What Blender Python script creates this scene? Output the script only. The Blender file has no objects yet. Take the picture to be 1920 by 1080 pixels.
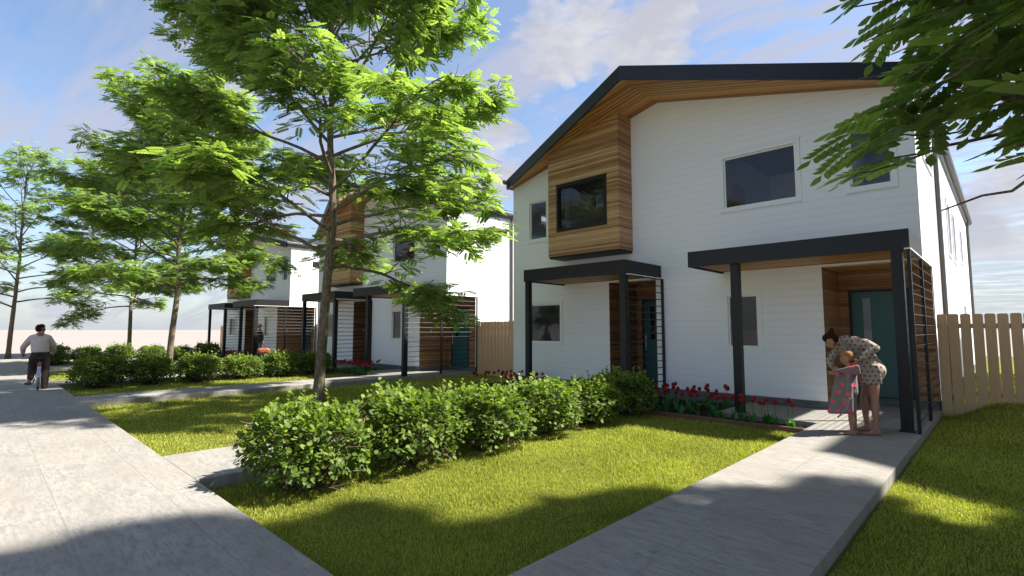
import bpy, bmesh, math, random
import numpy as np
from mathutils import Vector, Matrix, noise as mnoise

S = bpy.context.scene
COL = S.collection
R_ = math.radians

# ------------------------------------------------------------------ camera
CAMZ = 1.55
PITCH = math.atan(78/960.); YAW = R_(43.9)
cam = bpy.data.cameras.new('camera'); camo = bpy.data.objects.new('camera', cam); COL.objects.link(camo)
cam.lens = 18; cam.sensor_width = 36; cam.clip_start = 0.05; cam.clip_end = 6000
camo.location = (0, 0, CAMZ); camo.rotation_euler = (math.pi/2 + PITCH, 0, YAW)
S.camera = camo

# ------------------------------------------------------------------ light
SUN = Vector((.635, .60, 1.0)).normalized()
sl = bpy.data.lights.new('sun', 'SUN'); sl.energy = 5.0; sl.angle = R_(1.5); sl.color = (1.0, .945, .845)
so = bpy.data.objects.new('sun', sl); COL.objects.link(so)
so.rotation_euler = SUN.to_track_quat('Z', 'Y').to_euler(); so.location = (20, 20, 40)
S.view_settings.view_transform = 'Standard'; S.view_settings.look = 'None'
S.view_settings.exposure = 1.44; S.view_settings.gamma = 1.0

W = bpy.data.worlds.new('World'); S.world = W; W.use_nodes = True
WN = W.node_tree; WN.nodes.clear()


class NT:
    """small node helper"""
    def __init__(s, tree): s.t = tree
    def n(s, typ, **kw):
        nd = s.t.nodes.new(typ)
        for k, v in kw.items():
            if k.startswith('i_'):
                key = k[2:]
                key = int(key) if key.isdigit() else key.replace('_', ' ')
                sk = nd.inputs[key]
                if hasattr(v, 'is_linked') or isinstance(v, bpy.types.NodeSocket): s.t.links.new(v, sk)
                else: sk.default_value = v
            else: setattr(nd, k, v)
        return nd
    def m(s, op, a, b=None, c=None, clamp=False):
        nd = s.t.nodes.new('ShaderNodeMath'); nd.operation = op; nd.use_clamp = clamp
        for i, v in enumerate((a, b, c)):
            if v is None: continue
            if isinstance(v, bpy.types.NodeSocket): s.t.links.new(v, nd.inputs[i])
            else: nd.inputs[i].default_value = v
        return nd.outputs[0]
    def v(s, op, a, b=None):
        nd = s.t.nodes.new('ShaderNodeVectorMath'); nd.operation = op
        for i, x in enumerate((a, b)):
            if x is None: continue
            if isinstance(x, bpy.types.NodeSocket): s.t.links.new(x, nd.inputs[i])
            else: nd.inputs[i].default_value = x
        return nd.outputs['Value'] if op in ('DOT_PRODUCT', 'LENGTH', 'DISTANCE') else nd.outputs[0]
    def ramp(s, f, stops, interp='LINEAR'):
        nd = s.t.nodes.new('ShaderNodeValToRGB'); cr = nd.color_ramp; cr.interpolation = interp
        while len(cr.elements) > 1: cr.elements.remove(cr.elements[-1])
        for i, (p, c) in enumerate(stops):
            e = cr.elements[0] if i == 0 else cr.elements.new(p)
            e.position = p; e.color = (c[0], c[1], c[2], 1) if hasattr(c, '__len__') else (c, c, c, 1)
        s.t.links.new(f, nd.inputs[0]); return nd.outputs[0]
    def mix(s, f, a, b, typ='RGBA', blend='MIX'):
        nd = s.t.nodes.new('ShaderNodeMix'); nd.data_type = typ
        if typ == 'RGBA': nd.blend_type = blend
        ids = {'RGBA': (0, 6, 7, 2), 'FLOAT': (0, 2, 3, 0)}[typ]
        for i, x in zip(ids[:3], (f, a, b)):
            if isinstance(x, bpy.types.NodeSocket): s.t.links.new(x, nd.inputs[i])
            else:
                if hasattr(x, '__len__') and len(x) == 3: x = (*x, 1)
                nd.inputs[i].default_value = x
        return nd.outputs[ids[3]]
    def noise(s, vec, scale, detail=4, rough=.55, dist=0.):
        nd = s.n('ShaderNodeTexNoise'); nd.inputs['Scale'].default_value = scale
        nd.inputs['Detail'].default_value = detail; nd.inputs['Roughness'].default_value = rough
        nd.inputs['Distortion'].default_value = dist
        if vec is not None: s.t.links.new(vec, nd.inputs['Vector'])
        return nd.outputs['Fac']
    def mapping(s, vec, scale=(1, 1, 1), loc=(0, 0, 0), rot=(0, 0, 0)):
        nd = s.n('ShaderNodeMapping'); s.t.links.new(vec, nd.inputs[0])
        nd.inputs[1].default_value = loc; nd.inputs[2].default_value = rot; nd.inputs[3].default_value = scale
        return nd.outputs[0]
    def link(s, a, b): s.t.links.new(a, b)


_p = PITCH
FWD = np.array([-math.sin(YAW)*math.cos(_p), math.cos(YAW)*math.cos(_p), math.sin(_p)])
RGT = np.array([math.cos(YAW), math.sin(YAW), 0.]); UPV = np.cross(RGT, FWD)
CP = np.array([0, 0, CAMZ])
def ray(x, y): return FWD*960. + RGT*(x-960) + UPV*(540-y)
def project(P):
    d = np.atleast_2d(P) - CP; k = d @ FWD; k = np.where(k < .05, .05, k)
    return 960+960*(d @ RGT)/k, 540-960*(d @ UPV)/k, d @ FWD
def ndir(x, y):
    d = ray(x, y); return tuple(d/np.linalg.norm(d))

w = NT(WN)
sky = w.n('ShaderNodeTexSky'); sky.sky_type = 'NISHITA'; sky.sun_disc = False
sky.sun_elevation = math.asin(SUN.z); sky.sun_rotation = math.atan2(SUN.x, SUN.y)
sky.air_density = 1.15; sky.dust_density = 0.6; sky.ozone_density = 1.6; sky.altitude = 50
tc = w.n('ShaderNodeTexCoord').outputs['Generated']
sep = w.n('ShaderNodeSeparateXYZ'); w.link(tc, sep.inputs[0]); dx, dy, dz = sep.outputs
den = w.m('ADD', w.m('MAXIMUM', dz, 0.0), 0.10)
com = w.n('ShaderNodeCombineXYZ'); w.link(w.m('DIVIDE', dx, den), com.inputs[0]); w.link(w.m('DIVIDE', dy, den), com.inputs[1])
pl = com.outputs[0]
# cirrus sheets: noise stretched along one direction of the cloud layer
cm = w.mapping(pl, scale=(.30, 1.9, 1), rot=(0, 0, R_(-28)), loc=(2.1, 3.3, 0))
c1 = w.noise(cm, 1.1, 9, .62, .7)
cir = w.ramp(c1, [(.40, 0.0), (.48, .30), (.58, 1.)])
cm2 = w.mapping(pl, scale=(1.4, 4.2, 1), rot=(0, 0, R_(40)), loc=(5, 1, 0))
c2 = w.noise(cm2, 2.4, 8, .62, .3)
rip = w.ramp(c2, [(.40, 0.0), (.47, .45), (.56, 1.)])
side = w.ramp(w.v('DOT_PRODUCT', tc, tuple(RGT)), [(-.1, .25), (.3, 1.0)])
rip = w.m('MULTIPLY', rip, side)
cirf = w.m('MAXIMUM', cir, rip)
# puffy clouds: noise in clumps at a few directions
n3 = w.noise(w.mapping(tc, scale=(1, 1, 1.9)), 7.5, 9, .60, .15)
tot = None
for (px, py, rad, st) in [(1085, 70, .15, 1.0), (1190, 95, .12, .95), (1245, 110, .07, .9), (930, 300, .085, 1.0), (890, 285, .05, .9),
                          (1900, 345, .085, 1.0), (1870, 445, .075, .95), (1830, 555, .06, .5), (1060, 30, .06, .6), (430, 180, .05, .6)]:
    d = w.v('DISTANCE', tc, ndir(px, py))
    k = w.m('MULTIPLY', w.m('SUBTRACT', 1.0, w.m('DIVIDE', d, rad), clamp=True), st)
    tot = k if tot is None else w.m('MAXIMUM', tot, k)
puff = w.m('ADD', w.m('MULTIPLY', tot, .62), w.m('MULTIPLY', w.m('SUBTRACT', n3, .5), 2.3))
puff = w.ramp(w.m('MULTIPLY', puff, w.ramp(tot, [(0, 0), (.06, 1)])), [(.12, 0.0), (.30, .6), (.55, .95)])
shade = w.ramp(w.noise(w.mapping(tc, loc=(.01, .01, -.018), scale=(1, 1, 1.9)), 7.5, 6, .6), [(.36, (3.8, 3.7, 3.8)), (.60, (2.7, 2.75, 3.1))])
skyb = w.mix(1.0, sky.outputs[0], (.86, .93, 1.01), blend='MULTIPLY')
skyc = w.mix(w.m('MULTIPLY', cirf, .80), skyb, (2.7, 2.75, 3.3))
skyc = w.mix(puff, skyc, shade)
hz = w.ramp(dz, [(0.0, 1.0), (.06, .62), (.20, .0)])
skyc = w.mix(w.m('MULTIPLY', hz, .80), skyc, (2.75, 3.0, 3.35))
bg = w.n('ShaderNodeBackground'); w.link(skyc, bg.inputs[0]); bg.inputs[1].default_value = 0.080
wo = w.n('ShaderNodeOutputWorld'); w.link(bg.outputs[0], wo.inputs[0])

# ------------------------------------------------------------------ helpers
rng = np.random.default_rng(7)
random.seed(7)


def tag(o, label=None, cat=None, group=None, kind=None):
    if label: o['label'] = label
    if cat: o['category'] = cat
    if group: o['group'] = group
    if kind: o['kind'] = kind
    return o


def empty(name, loc=(0, 0, 0), rz=0.):
    o = bpy.data.objects.new(name, None); COL.objects.link(o); o.location = loc; o.rotation_euler = (0, 0, rz)
    o.empty_display_size = .2
    return o


def copy_tree(o, parent=None):
    c = o.copy(); COL.objects.link(c); c.parent = parent
    for ch in list(o.children): copy_tree(ch, c)
    return c


class MB:
    def __init__(s): s.V = []; s.F = []; s.n = 0; s.A = []
    def add(s, V, F, mi=0, attr=None):
        V = np.asarray(V, float).reshape(-1, 3)
        F = [np.asarray(f, int) for f in (F if isinstance(F, list) and len(F) and isinstance(F[0], np.ndarray) and F[0].ndim == 2 else [np.asarray(F)])]
        for f in F: s.F.append((f + s.n, mi))
        s.V.append(V); s.A.append(np.full(len(V), .5) if attr is None else np.broadcast_to(np.asarray(attr, float), (len(V),)))
        s.n += len(V)
    def box(s, x0, x1, y0, y1, z0, z1, mi=0):
        V = [(x, y, z) for x in (x0, x1) for y in (y0, y1) for z in (z0, z1)]
        s.add(V, np.array([(0, 1, 3, 2), (4, 6, 7, 5), (0, 4, 5, 1), (2, 3, 7, 6), (0, 2, 6, 4), (1, 5, 7, 3)]), mi)
    def poly(s, pts, mi=0): s.add(pts, np.array([list(range(len(pts)))]), mi)
    def prism(s, a, b, mi=0):
        """closed solid between two matching loops"""
        n = len(a); s.add(list(a)+list(b), np.array([[i, (i+1) % n, n+(i+1) % n, n+i] for i in range(n)]), mi)
        s.add(list(a), np.array([list(range(n))[::-1]]), mi); s.add(list(b), np.array([list(range(n))]), mi)
    def tube(s, P, r, k=6, mi=0, closed=False, attr=None):
        P = np.asarray(P, float); n = len(P)
        r = np.broadcast_to(np.asarray(r, float), (n,))
        T = np.gradient(P, axis=0) if not closed else np.roll(P, -1, 0)-np.roll(P, 1, 0)
        T /= np.maximum(np.linalg.norm(T, axis=1), 1e-9)[:, None]
        ref = np.array([0, 0, 1.]) if abs(T[:, 2]).mean() < .8 else np.array([1., 0, 0])
        X = np.cross(T, ref); X /= np.maximum(np.linalg.norm(X, axis=1), 1e-9)[:, None]; Y = np.cross(T, X)
        a = np.arange(k)*2*math.pi/k
        V = P[:, None] + r[:, None, None]*(np.cos(a)[None, :, None]*X[:, None] + np.sin(a)[None, :, None]*Y[:, None])
        F = []
        m = n if closed else n-1
        i = np.arange(m)[:, None]; j = np.arange(k)[None]
        i2 = (i+1) % n; j2 = (j+1) % k
        F = np.stack([i*k+j+0*j, i*k+j2, i2*k+j2, i2*k+j], -1).reshape(-1, 4)
        s.add(V.reshape(-1, 3), F, mi, attr)
        if not closed:
            s.add(V[0], np.array([list(range(k))[::-1]]), mi); s.add(V[-1], np.array([list(range(k))]), mi)
    def build(s, name, mats, parent=None, origin=(0, 0, 0), smooth=False, bevel=0, loc=None):
        V = np.concatenate(s.V) - np.array(origin, float)
        me = bpy.data.meshes.new(name)
        me.vertices.add(len(V)); me.vertices.foreach_set('co', V.ravel())
        nl = sum(f.size for f, _ in s.F); npoly = sum(len(f) for f, _ in s.F)
        me.loops.add(nl); me.polygons.add(npoly)
        me.loops.foreach_set('vertex_index', np.concatenate([f.ravel() for f, _ in s.F]))
        tot_ = np.concatenate([np.full(len(f), f.shape[1]) for f, _ in s.F])
        me.polygons.foreach_set('loop_start', np.concatenate([[0], np.cumsum(tot_)[:-1]]))
        me.polygons.foreach_set('material_index', np.concatenate([np.full(len(f), m) for f, m in s.F]))
        me.polygons.foreach_set('use_smooth', np.full(npoly, bool(smooth)))
        at = me.attributes.new('rnd', 'FLOAT', 'POINT'); at.data.foreach_set('value', np.concatenate(s.A))
        me.update(calc_edges=True); me.validate()
        for m in (mats if isinstance(mats, (list, tuple)) else [mats]): me.materials.append(m)
        o = bpy.data.objects.new(name, me); COL.objects.link(o)
        if parent is not None: o.parent = parent
        if loc is not None: o.location = loc
        if bevel:
            b = o.modifiers.new('bevel', 'BEVEL'); b.width = bevel; b.segments = 2; b.limit_method = 'ANGLE'
        return o


# ------------------------------------------------------------------ materials
MATS = {}
def mat(name):
    m = bpy.data.materials.new(name); m.use_nodes = True; m.node_tree.nodes.clear(); t = NT(m.node_tree)
    out = t.n('ShaderNodeOutputMaterial'); MATS[name] = m
    return m, t, out
def principled(t, out, col, rough=.6, metal=0., spec=.4, bump=None, bd=.01, bs=.5):
    p = t.n('ShaderNodeBsdfPrincipled')
    for k, v in (('Base Color', col), ('Roughness', rough), ('Metallic', metal), ('Specular IOR Level', spec)):
        if isinstance(v, bpy.types.NodeSocket): t.link(v, p.inputs[k])
        else: p.inputs[k].default_value = (*v, 1) if hasattr(v, '__len__') and len(v) == 3 else v
    if bump is not None:
        b = t.n('ShaderNodeBump'); b.inputs['Distance'].default_value = bd; b.inputs['Strength'].default_value = bs
        t.link(bump, b.inputs['Height']); t.link(b.outputs[0], p.inputs['Normal'])
    t.link(p.outputs[0], out.inputs[0]); return p
def objc(t): return t.n('ShaderNodeTexCoord').outputs['Object']
def sepv(t, v):
    s_ = t.n('ShaderNodeSeparateXYZ'); t.link(v, s_.inputs[0]); return s_.outputs
def attr(t, name='rnd'): return t.n('ShaderNodeAttribute', attribute_name=name).outputs['Fac']

def simple(name, col, rough=.6, metal=0., var=.12, scale=6, spec=.4, bump=0.):
    m, t, out = mat(name); v = objc(t); n = t.noise(v, scale, 5)
    c = t.mix(n, tuple(x*(1-var) for x in col), tuple(min(1, x*(1+var)) for x in col))
    principled(t, out, c, rough, metal, spec, n if bump else None, .01, bump); return m

# white lap siding: a groove line every 17.5 cm
m, t, out = mat('white_siding'); v = objc(t); x, y, z = sepv(t, v)
fr = t.m('FRACT', t.m('DIVIDE', z, .159))
gr = t.ramp(fr, [(0.0, 0.0), (.035, 0.0), (.07, 1.0), (.96, 1.0), (1.0, 0.3)])
nz = t.noise(v, 1.3, 5); nf = t.noise(t.mapping(v, scale=(1, 1, 14)), 5, 4)
c = t.mix(nz, (.84, .845, .885), (.88, .885, .92)); c = t.mix(gr, (.765, .765, .79), c)
principled(t, out, c, .55, 0, .3, t.m('ADD', t.m('MULTIPLY', gr, 1.0), t.m('MULTIPLY', nf, .10)), .004, .4); SIDING = m

def wood(name, axis, pitch, cols, gap=.06, grain=(1.2, 1.2, 1.2)):
    m, t, out = mat(name); v = objc(t); c = sepv(t, v); a = c[axis]
    q = t.m('DIVIDE', a, pitch); idx = t.m('FLOOR', q); fr = t.m('FRACT', q)
    wn = t.n('ShaderNodeTexWhiteNoise', noise_dimensions='1D'); t.link(idx, wn.inputs['W'])
    sc = [2.2, 2.2, 2.2]; sc[axis] = 70
    # each board breaks in length: shift a low frequency noise by board
    cb = t.n('ShaderNodeCombineXYZ'); t.link(t.m('ADD', t.m('ADD', c[0], c[1] if axis != 1 else c[2]), t.m('MULTIPLY', wn.outputs[0], 37.)), cb.inputs[0]); t.link(idx, cb.inputs[1])
    lf = t.noise(cb.outputs[0], .9, 2)
    gn = t.noise(t.mapping(v, scale=tuple(sc)), 1.0, 6, .6)
    f = t.m('ADD', t.m('MULTIPLY', wn.outputs[0], .42), t.m('ADD', t.m('MULTIPLY', lf, .30), t.m('MULTIPLY', gn, .42)))
    col = t.ramp(f, cols)
    g = t.ramp(fr, [(0, 0.), (gap, 1.), (1-gap, 1.), (1, 0.)])
    col = t.mix(g, tuple(x*.45 for x in cols[0][1]), col)
    principled(t, out, col, .5, 0, .35, t.m('ADD', g, t.m('MULTIPLY', gn, .25)), .005, .7); return m
CED = [(.26, (.13, .055, .022)), (.42, (.33, .165, .070)), (.58, (.46, .255, .115)), (.80, (.60, .39, .21))]
SOF = [(.28, (.15, .060, .018)), (.42, (.42, .185, .055)), (.56, (.62, .30, .10)), (.78, (.74, .41, .16))]
CED_SHADE = [(.26, (.085, .040, .018)), (.42, (.21, .098, .045)), (.58, (.31, .155, .072)), (.80, (.39, .215, .11))]  # cedar tones darkened to paint in the shade of the entry recesses
CEDAR = wood('cedar_cladding', 2, .052, CED)
CEDAR_SHADE = wood('entry_cedar_shaded', 2, .062, CED_SHADE)
SOFFIT = wood('cedar_soffit', 1, .058, SOF)
BLACK = simple('black_metal', (.006, .0068, .0088), .5, 0, .15, 9, .4)
NAVY = simple('dark_fascia_metal', (.004, .0055, .011), .45, 0, .1, 3, .5)
ROOFM = simple('roof_metal', (.035, .035, .04), .45, .2, .15, 2)
GUTM = simple('gutter_metal', (.13, .12, .118), .5, .3, .1, 4)
WHITE = simple('white_trim', (.84, .85, .86), .45, 0, .04, 5)
TEAL = simple('teal_door_paint', (.022, .100, .108), .42, 0, .06, 3, .4)
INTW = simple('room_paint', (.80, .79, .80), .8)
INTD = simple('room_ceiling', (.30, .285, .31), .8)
INTR = simple('room_red', (.62, .10, .06), .6)
INTB = simple('room_brown', (.30, .13, .10), .7)
PLATE = simple('steel_plate', (.55, .55, .57), .35, .6)
m, t, out = mat('window_glass')
tr = t.n('ShaderNodeBsdfTransparent'); tr.inputs[0].default_value = (.80, .80, .82, 1)
gl = t.n('ShaderNodeBsdfGlossy'); gl.inputs['Roughness'].default_value = .01; gl.inputs[0].default_value = (.9, .92, .95, 1)
fz = t.n('ShaderNodeFresnel'); fz.inputs[0].default_value = 1.5
mx = t.n('ShaderNodeMixShader'); t.link(fz.outputs[0], mx.inputs[0]); t.link(tr.outputs[0], mx.inputs[1]); t.link(gl.outputs[0], mx.inputs[2]); t.link(mx.outputs[0], out.inputs[0]); GLASS = m

m, t, out = mat('foundation_concrete'); v = objc(t); n = t.noise(t.mapping(v, scale=(1, 1, 3)), 4, 8, .65)
c = t.ramp(n, [(.3, (.09, .095, .09)), (.55, (.15, .155, .148)), (.75, (.20, .20, .195))])
principled(t, out, c, .85, 0, .2, n, .01, .5); FOUND = m

# concrete paving: worn bands, cracks, fine joints
m, t, out = mat('concrete_paving'); v = objc(t)
wv = t.v('ADD', v, t.mapping(t.n('ShaderNodeTexNoise', i_Vector=v, i_Scale=1.4, i_Detail=3.).outputs['Color'], scale=(.18, .18, 0)))
big = t.noise(t.mapping(v, scale=(.9, .9, 1)), .9, 6, .6)
band = t.noise(t.mapping(wv, scale=(1.7, 6.2, 1), rot=(0, 0, R_(-90))), .55, 5, .55)
fine = t.noise(v, 34, 6, .7); mid = t.noise(t.mapping(wv, scale=(5, 2.2, 1)), 3.2, 7, .65, .6)
c = t.ramp(band, [(.30, (.25, .236, .211)), (.50, (.305, .29, .261)), (.68, (.355, .338, .306))])
st_ = t.noise(t.mapping(wv, scale=(2.0, 8.5, 1), rot=(0, 0, R_(4))), 2.0, 9, .72, .5)
st2 = t.noise(t.mapping(v, scale=(3.5, 17, 1)), 2.2, 6, .7)
c = t.mix(t.ramp(st_, [(.38, .9), (.54, 0.)]), c, (.20, .196, .19))
c = t.mix(t.ramp(st2, [(.36, .8), (.50, 0.)]), c, (.17, .167, .16))
c = t.mix(t.ramp(big, [(.36, .5), (.62, 0.)]), c, (.30, .262, .225))
rg_ = t.m('ABSOLUTE', t.m('SUBTRACT', mid, .5)); c = t.mix(t.m('MULTIPLY', t.ramp(rg_, [(0., .5), (.012, 0.)]), t.ramp(band, [(.4, 0.), (.6, 1.)])), c, (.20, .195, .19))
vo = t.n('ShaderNodeTexVoronoi', feature='DISTANCE_TO_EDGE'); vo.inputs['Scale'].default_value = 1.9; t.link(t.v('ADD', wv, t.mapping(t.n('ShaderNodeTexNoise', i_Vector=v, i_Scale=9., i_Detail=4.).outputs['Color'], scale=(.16, .16, 0))), vo.inputs['Vector'])
crk = t.m('MULTIPLY', t.ramp(vo.outputs[0], [(0.0, 1.0), (.008, 0.0)]), t.ramp(t.noise(v, .8, 3), [(.5, 0.), (.62, .45)]))
bk = t.n('ShaderNodeTexBrick'); t.link(t.mapping(v, loc=(.33, .17, 0)), bk.inputs['Vector']); bk.offset = 0
for k_, v_ in (('Scale', 1.), ('Mortar Size', .010), ('Mortar Smooth', .6), ('Brick Width', 1.46), ('Row Height', .735)): bk.inputs[k_].default_value = v_
jf = t.m('MULTIPLY', bk.outputs['Fac'], t.ramp(mid, [(.35, .2), (.6, .75)]))
c = t.mix(t.ramp(fine, [(.35, .30), (.6, 0.)]), c, (.18, .175, .165))
c = t.mix(crk, c, (.12, .115, .11)); c = t.mix(jf, c, (.22, .21, .20))
hgt = t.m('SUBTRACT', t.m('MULTIPLY', fine, .4), t.m('ADD', jf, crk))
principled(t, out, c, .85, 0, .25, hgt, .008, .55); CONC = m

m, t, out = mat('lawn_soil'); v = objc(t); n = t.noise(v, 1.1, 5); n2 = t.noise(v, 60, 4, .7)
c = t.mix(n, (.15, .165, .028), (.25, .26, .045)); c = t.mix(t.ramp(n2, [(.4, .55), (.62, 0.)]), c, (.05, .062, .010))
principled(t, out, c, .9, 0, .1, n2, .03, .9); LAWN = m

def leafmat(name, dark, light, trans=.35, yel=None, tcol=1.0, rough=.45):
    m, t, out = mat(name); r = attr(t); v = objc(t); n = t.noise(v, 1.4, 3)
    f = t.m('ADD', t.m('MULTIPLY', r, .65), t.m('MULTIPLY', n, .35))
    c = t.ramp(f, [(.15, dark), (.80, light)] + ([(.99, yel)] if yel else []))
    p = principled(t, out, c, rough, 0, .35)
    tl = t.n('ShaderNodeBsdfTranslucent'); t.link(t.mix(1.0, c, (1.15*tcol, 1.25*tcol, .5*tcol), blend='MULTIPLY'), tl.inputs[0])
    mx = t.n('ShaderNodeMixShader'); mx.inputs[0].default_value = trans
    t.link(p.outputs[0], mx.inputs[1]); t.link(tl.outputs[0], mx.inputs[2]); t.link(mx.outputs[0], out.inputs[0]); return m
GRASS = leafmat('grass_blade', (.11, .13, .016), (.52, .54, .098), .38, (.62, .60, .165), 1.15, .6)
TREELEAF = leafmat('tree_leaf', (.085, .145, .042), (.29, .395, .120), .55, (.39, .49, .19), 1.25)
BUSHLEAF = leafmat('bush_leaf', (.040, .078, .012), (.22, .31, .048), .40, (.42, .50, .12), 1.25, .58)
m, t, out = mat('bark'); v = objc(t); n = t.noise(t.mapping(v, scale=(1, 1, .35)), 26, 8, .7); n2 = t.noise(v, 3, 3)
c = t.ramp(n, [(.32, (.050, .040, .030)), (.5, (.15, .120, .085)), (.68, (.30, .255, .19))]); c = t.mix(n2, t.mix(.3, c, (.06, .055, .04)), c)
principled(t, out, c, .9, 0, .2, n, .02, 1.); BARK = m
TWIG = simple('dry_twig', (.20, .14, .10), .85, 0, .35, 30)
TWIGD = simple('dark_twig', (.08, .055, .038), .85, 0, .35, 30)
m, t, out = mat('bare_ground'); v = objc(t); n = t.noise(v, .02, 4); n2 = t.noise(v, .8, 6)
c = t.mix(n, (.26, .237, .220), (.285, .261, .243)); c = t.mix(t.m('MULTIPLY', n2, .12), c, (.25, .22, .2)); principled(t, out, c, .95, 0, .1); BARE = m
m, t, out = mat('bed_soil'); v = objc(t); n = t.noise(v, 30, 7, .75); n2 = t.noise(v, 3, 3)
c = t.ramp(n, [(.3, (.012, .009, .007)), (.6, (.05, .036, .026)), (.8, (.12, .085, .06))]); principled(t, out, c, .95, 0, .1, n, .05, 1.); SOIL = m
EDGEW = simple('bed_timber', (.17, .082, .052), .7, 0, .3, 14, .3, .3)
m, t, out = mat('fence_timber'); v = objc(t); x, y, z = sepv(t, v)
idx = t.m('FLOOR', t.m('DIVIDE', x, .172)); wn = t.n('ShaderNodeTexWhiteNoise', noise_dimensions='1D'); t.link(idx, wn.inputs['W'])
n = t.noise(t.mapping(v, scale=(22, 22, .9)), 2., 6, .6, .8)
c = t.mix(n, (.47, .29, .165), (.63, .43, .26)); c = t.mix(t.m('MULTIPLY', wn.outputs[0], .25), c, (.58, .43, .28)); principled(t, out, c, .75, 0, .25, n, .004, .4); FENCE = m
m, t, out = mat('tulip_petal'); v = objc(t); n = t.noise(t.mapping(v, scale=(1, 1, .2)), 60, 3)
c = t.mix(n, (.24, .010, .020), (.40, .026, .040)); p = principled(t, out, c, .45, 0, .35)
tl = t.n('ShaderNodeBsdfTranslucent'); tl.inputs[0].default_value = (.85, .05, .06, 1); mx = t.n('ShaderNodeMixShader'); mx.inputs[0].default_value = .3
t.link(p.outputs[0], mx.inputs[1]); t.link(tl.outputs[0], mx.inputs[2]); t.link(mx.outputs[0], out.inputs[0]); PETAL = m
TULIPG = leafmat('tulip_green', (.035, .15, .035), (.07, .24, .06), .3, None, 1.2)
SKIN = simple('skin', (.34, .17, .115), .5, 0, .10, 12)
SKIND = simple('tanned_skin', (.25, .115, .075), .5, 0, .10, 12)
HAIR = simple('dark_brown_hair', (.030, .011, .007), .75, 0, .4, 60, .08)
HAIRB = simple('blond_hair', (.27, .145, .06), .75, 0, .45, 70, .1)
SWEAT = simple('beige_knit', (.52, .44, .38), .9, 0, .08, 14, .1, .3)
PANTS = simple('grey_brown_trousers', (.05, .036, .034), .85, 0, .15, 14, .1, .2)
SHOE = simple('black_shoe', (.02, .02, .022), .6)
SHIRT = simple('maroon_shirt', (.075, .035, .032), .85)
JEANS = simple('dark_jeans', (.02, .024, .035), .85)
LEATHER = simple('orange_leather', (.42, .14, .07), .5)
TYRE = simple('tyre_rubber', (.018, .018, .018), .8)
CHROME = simple('bike_silver', (.55, .56, .58), .3, .8)
FRAMEM = simple('bike_frame_paint', (.45, .47, .50), .35, .3)
REDL = simple('red_reflector', (.35, .01, .01), .25)
EYE = simple('eye_dark', (.02, .012, .01), .3)
LIP = simple('lip', (.38, .13, .11), .5)

# ------------------------------------------------------------------ layout constants (one lot repeats every 13.37 m)
D = 13.37
FX0, FX1, FY, FYB = -11.05, -1.0, 11.55, 29.6
RX = -6.03
DOORY = 12.95
LOTS = [0, -1, -2, 1]           # nearest house first; the last stands to the right of the frame
XEND = -37.85

def mound(x, y):
    s = np.clip((x+.95)/.9, 0, 1); s = s*s*(3-2*s)
    return -.12 + .34*s*np.exp(-((y-13.2)/1.5)**2)

# --- ground
mb = MB(); mb.poly([(-4000, -4000, -.16), (4000, -4000, -.16), (4000, 4000, -.16), (-4000, 4000, -.16)])
tag(mb.build('ground', BARE), kind='structure')
xs = np.concatenate([np.arange(XEND, -2, 1.6), np.arange(-2, 3, .12), np.arange(3, 30, 1.5)]); ys = np.concatenate([np.arange(1.55, 10, .9), np.arange(10, 17, .2), np.arange(17, 47, 2.5)])
XX, YY = np.meshgrid(xs, ys, indexing='ij'); ZZ = mound(XX, YY)
nx, ny = XX.shape; i = np.arange(nx-1)[:, None]; j = np.arange(ny-1)[None]
mb = MB(); mb.add(np.stack([XX, YY, ZZ], -1).reshape(-1, 3), np.stack([i*ny+j, (i+1)*ny+j, (i+1)*ny+j+1, i*ny+j+1], -1).reshape(-1, 4))
tag(mb.build('lawn', LAWN, smooth=True), kind='structure')
mb = MB(); mb.box(XEND, 32, -4.5, 1.655, -.3, 0)
tag(mb.build('sidewalk', CONC, bevel=.008), kind='structure')
RECTS = []          # places with no grass
for L in LOTS:
    o = L*D
    mb = MB(); mb.box(-2.365+o, -.985+o, 1.655, 12.94, -.3, 0); mb.box(-4.05+o, -2.365+o, 9.80, 11.56, -.3, 0)
    tag(mb.build('path', CONC, origin=(o, 0, 0), loc=(o, 0, 0), bevel=.006), kind='structure')
    mb = MB(); mb.box(-7.555+o, -6.125+o, 1.655, 12.94, -.3, 0); mb.box(-9.25+o, -7.555+o, 9.80, 11.56, -.3, 0)
    tag(mb.build('path', CONC, origin=(o, 0, 0), loc=(o, 0, 0), bevel=.006), kind='structure')
    RECTS += [(-2.4+o, -.95+o, 0, 13), (-7.58+o, -6.1+o, 0, 13), (FX0+o-.02, FX1+o+.02, 9.24, 30)]

# ------------------------------------------------------------------ house
HO = (RX, FY, 0)       # house origin (facade centre, porch level)

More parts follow.
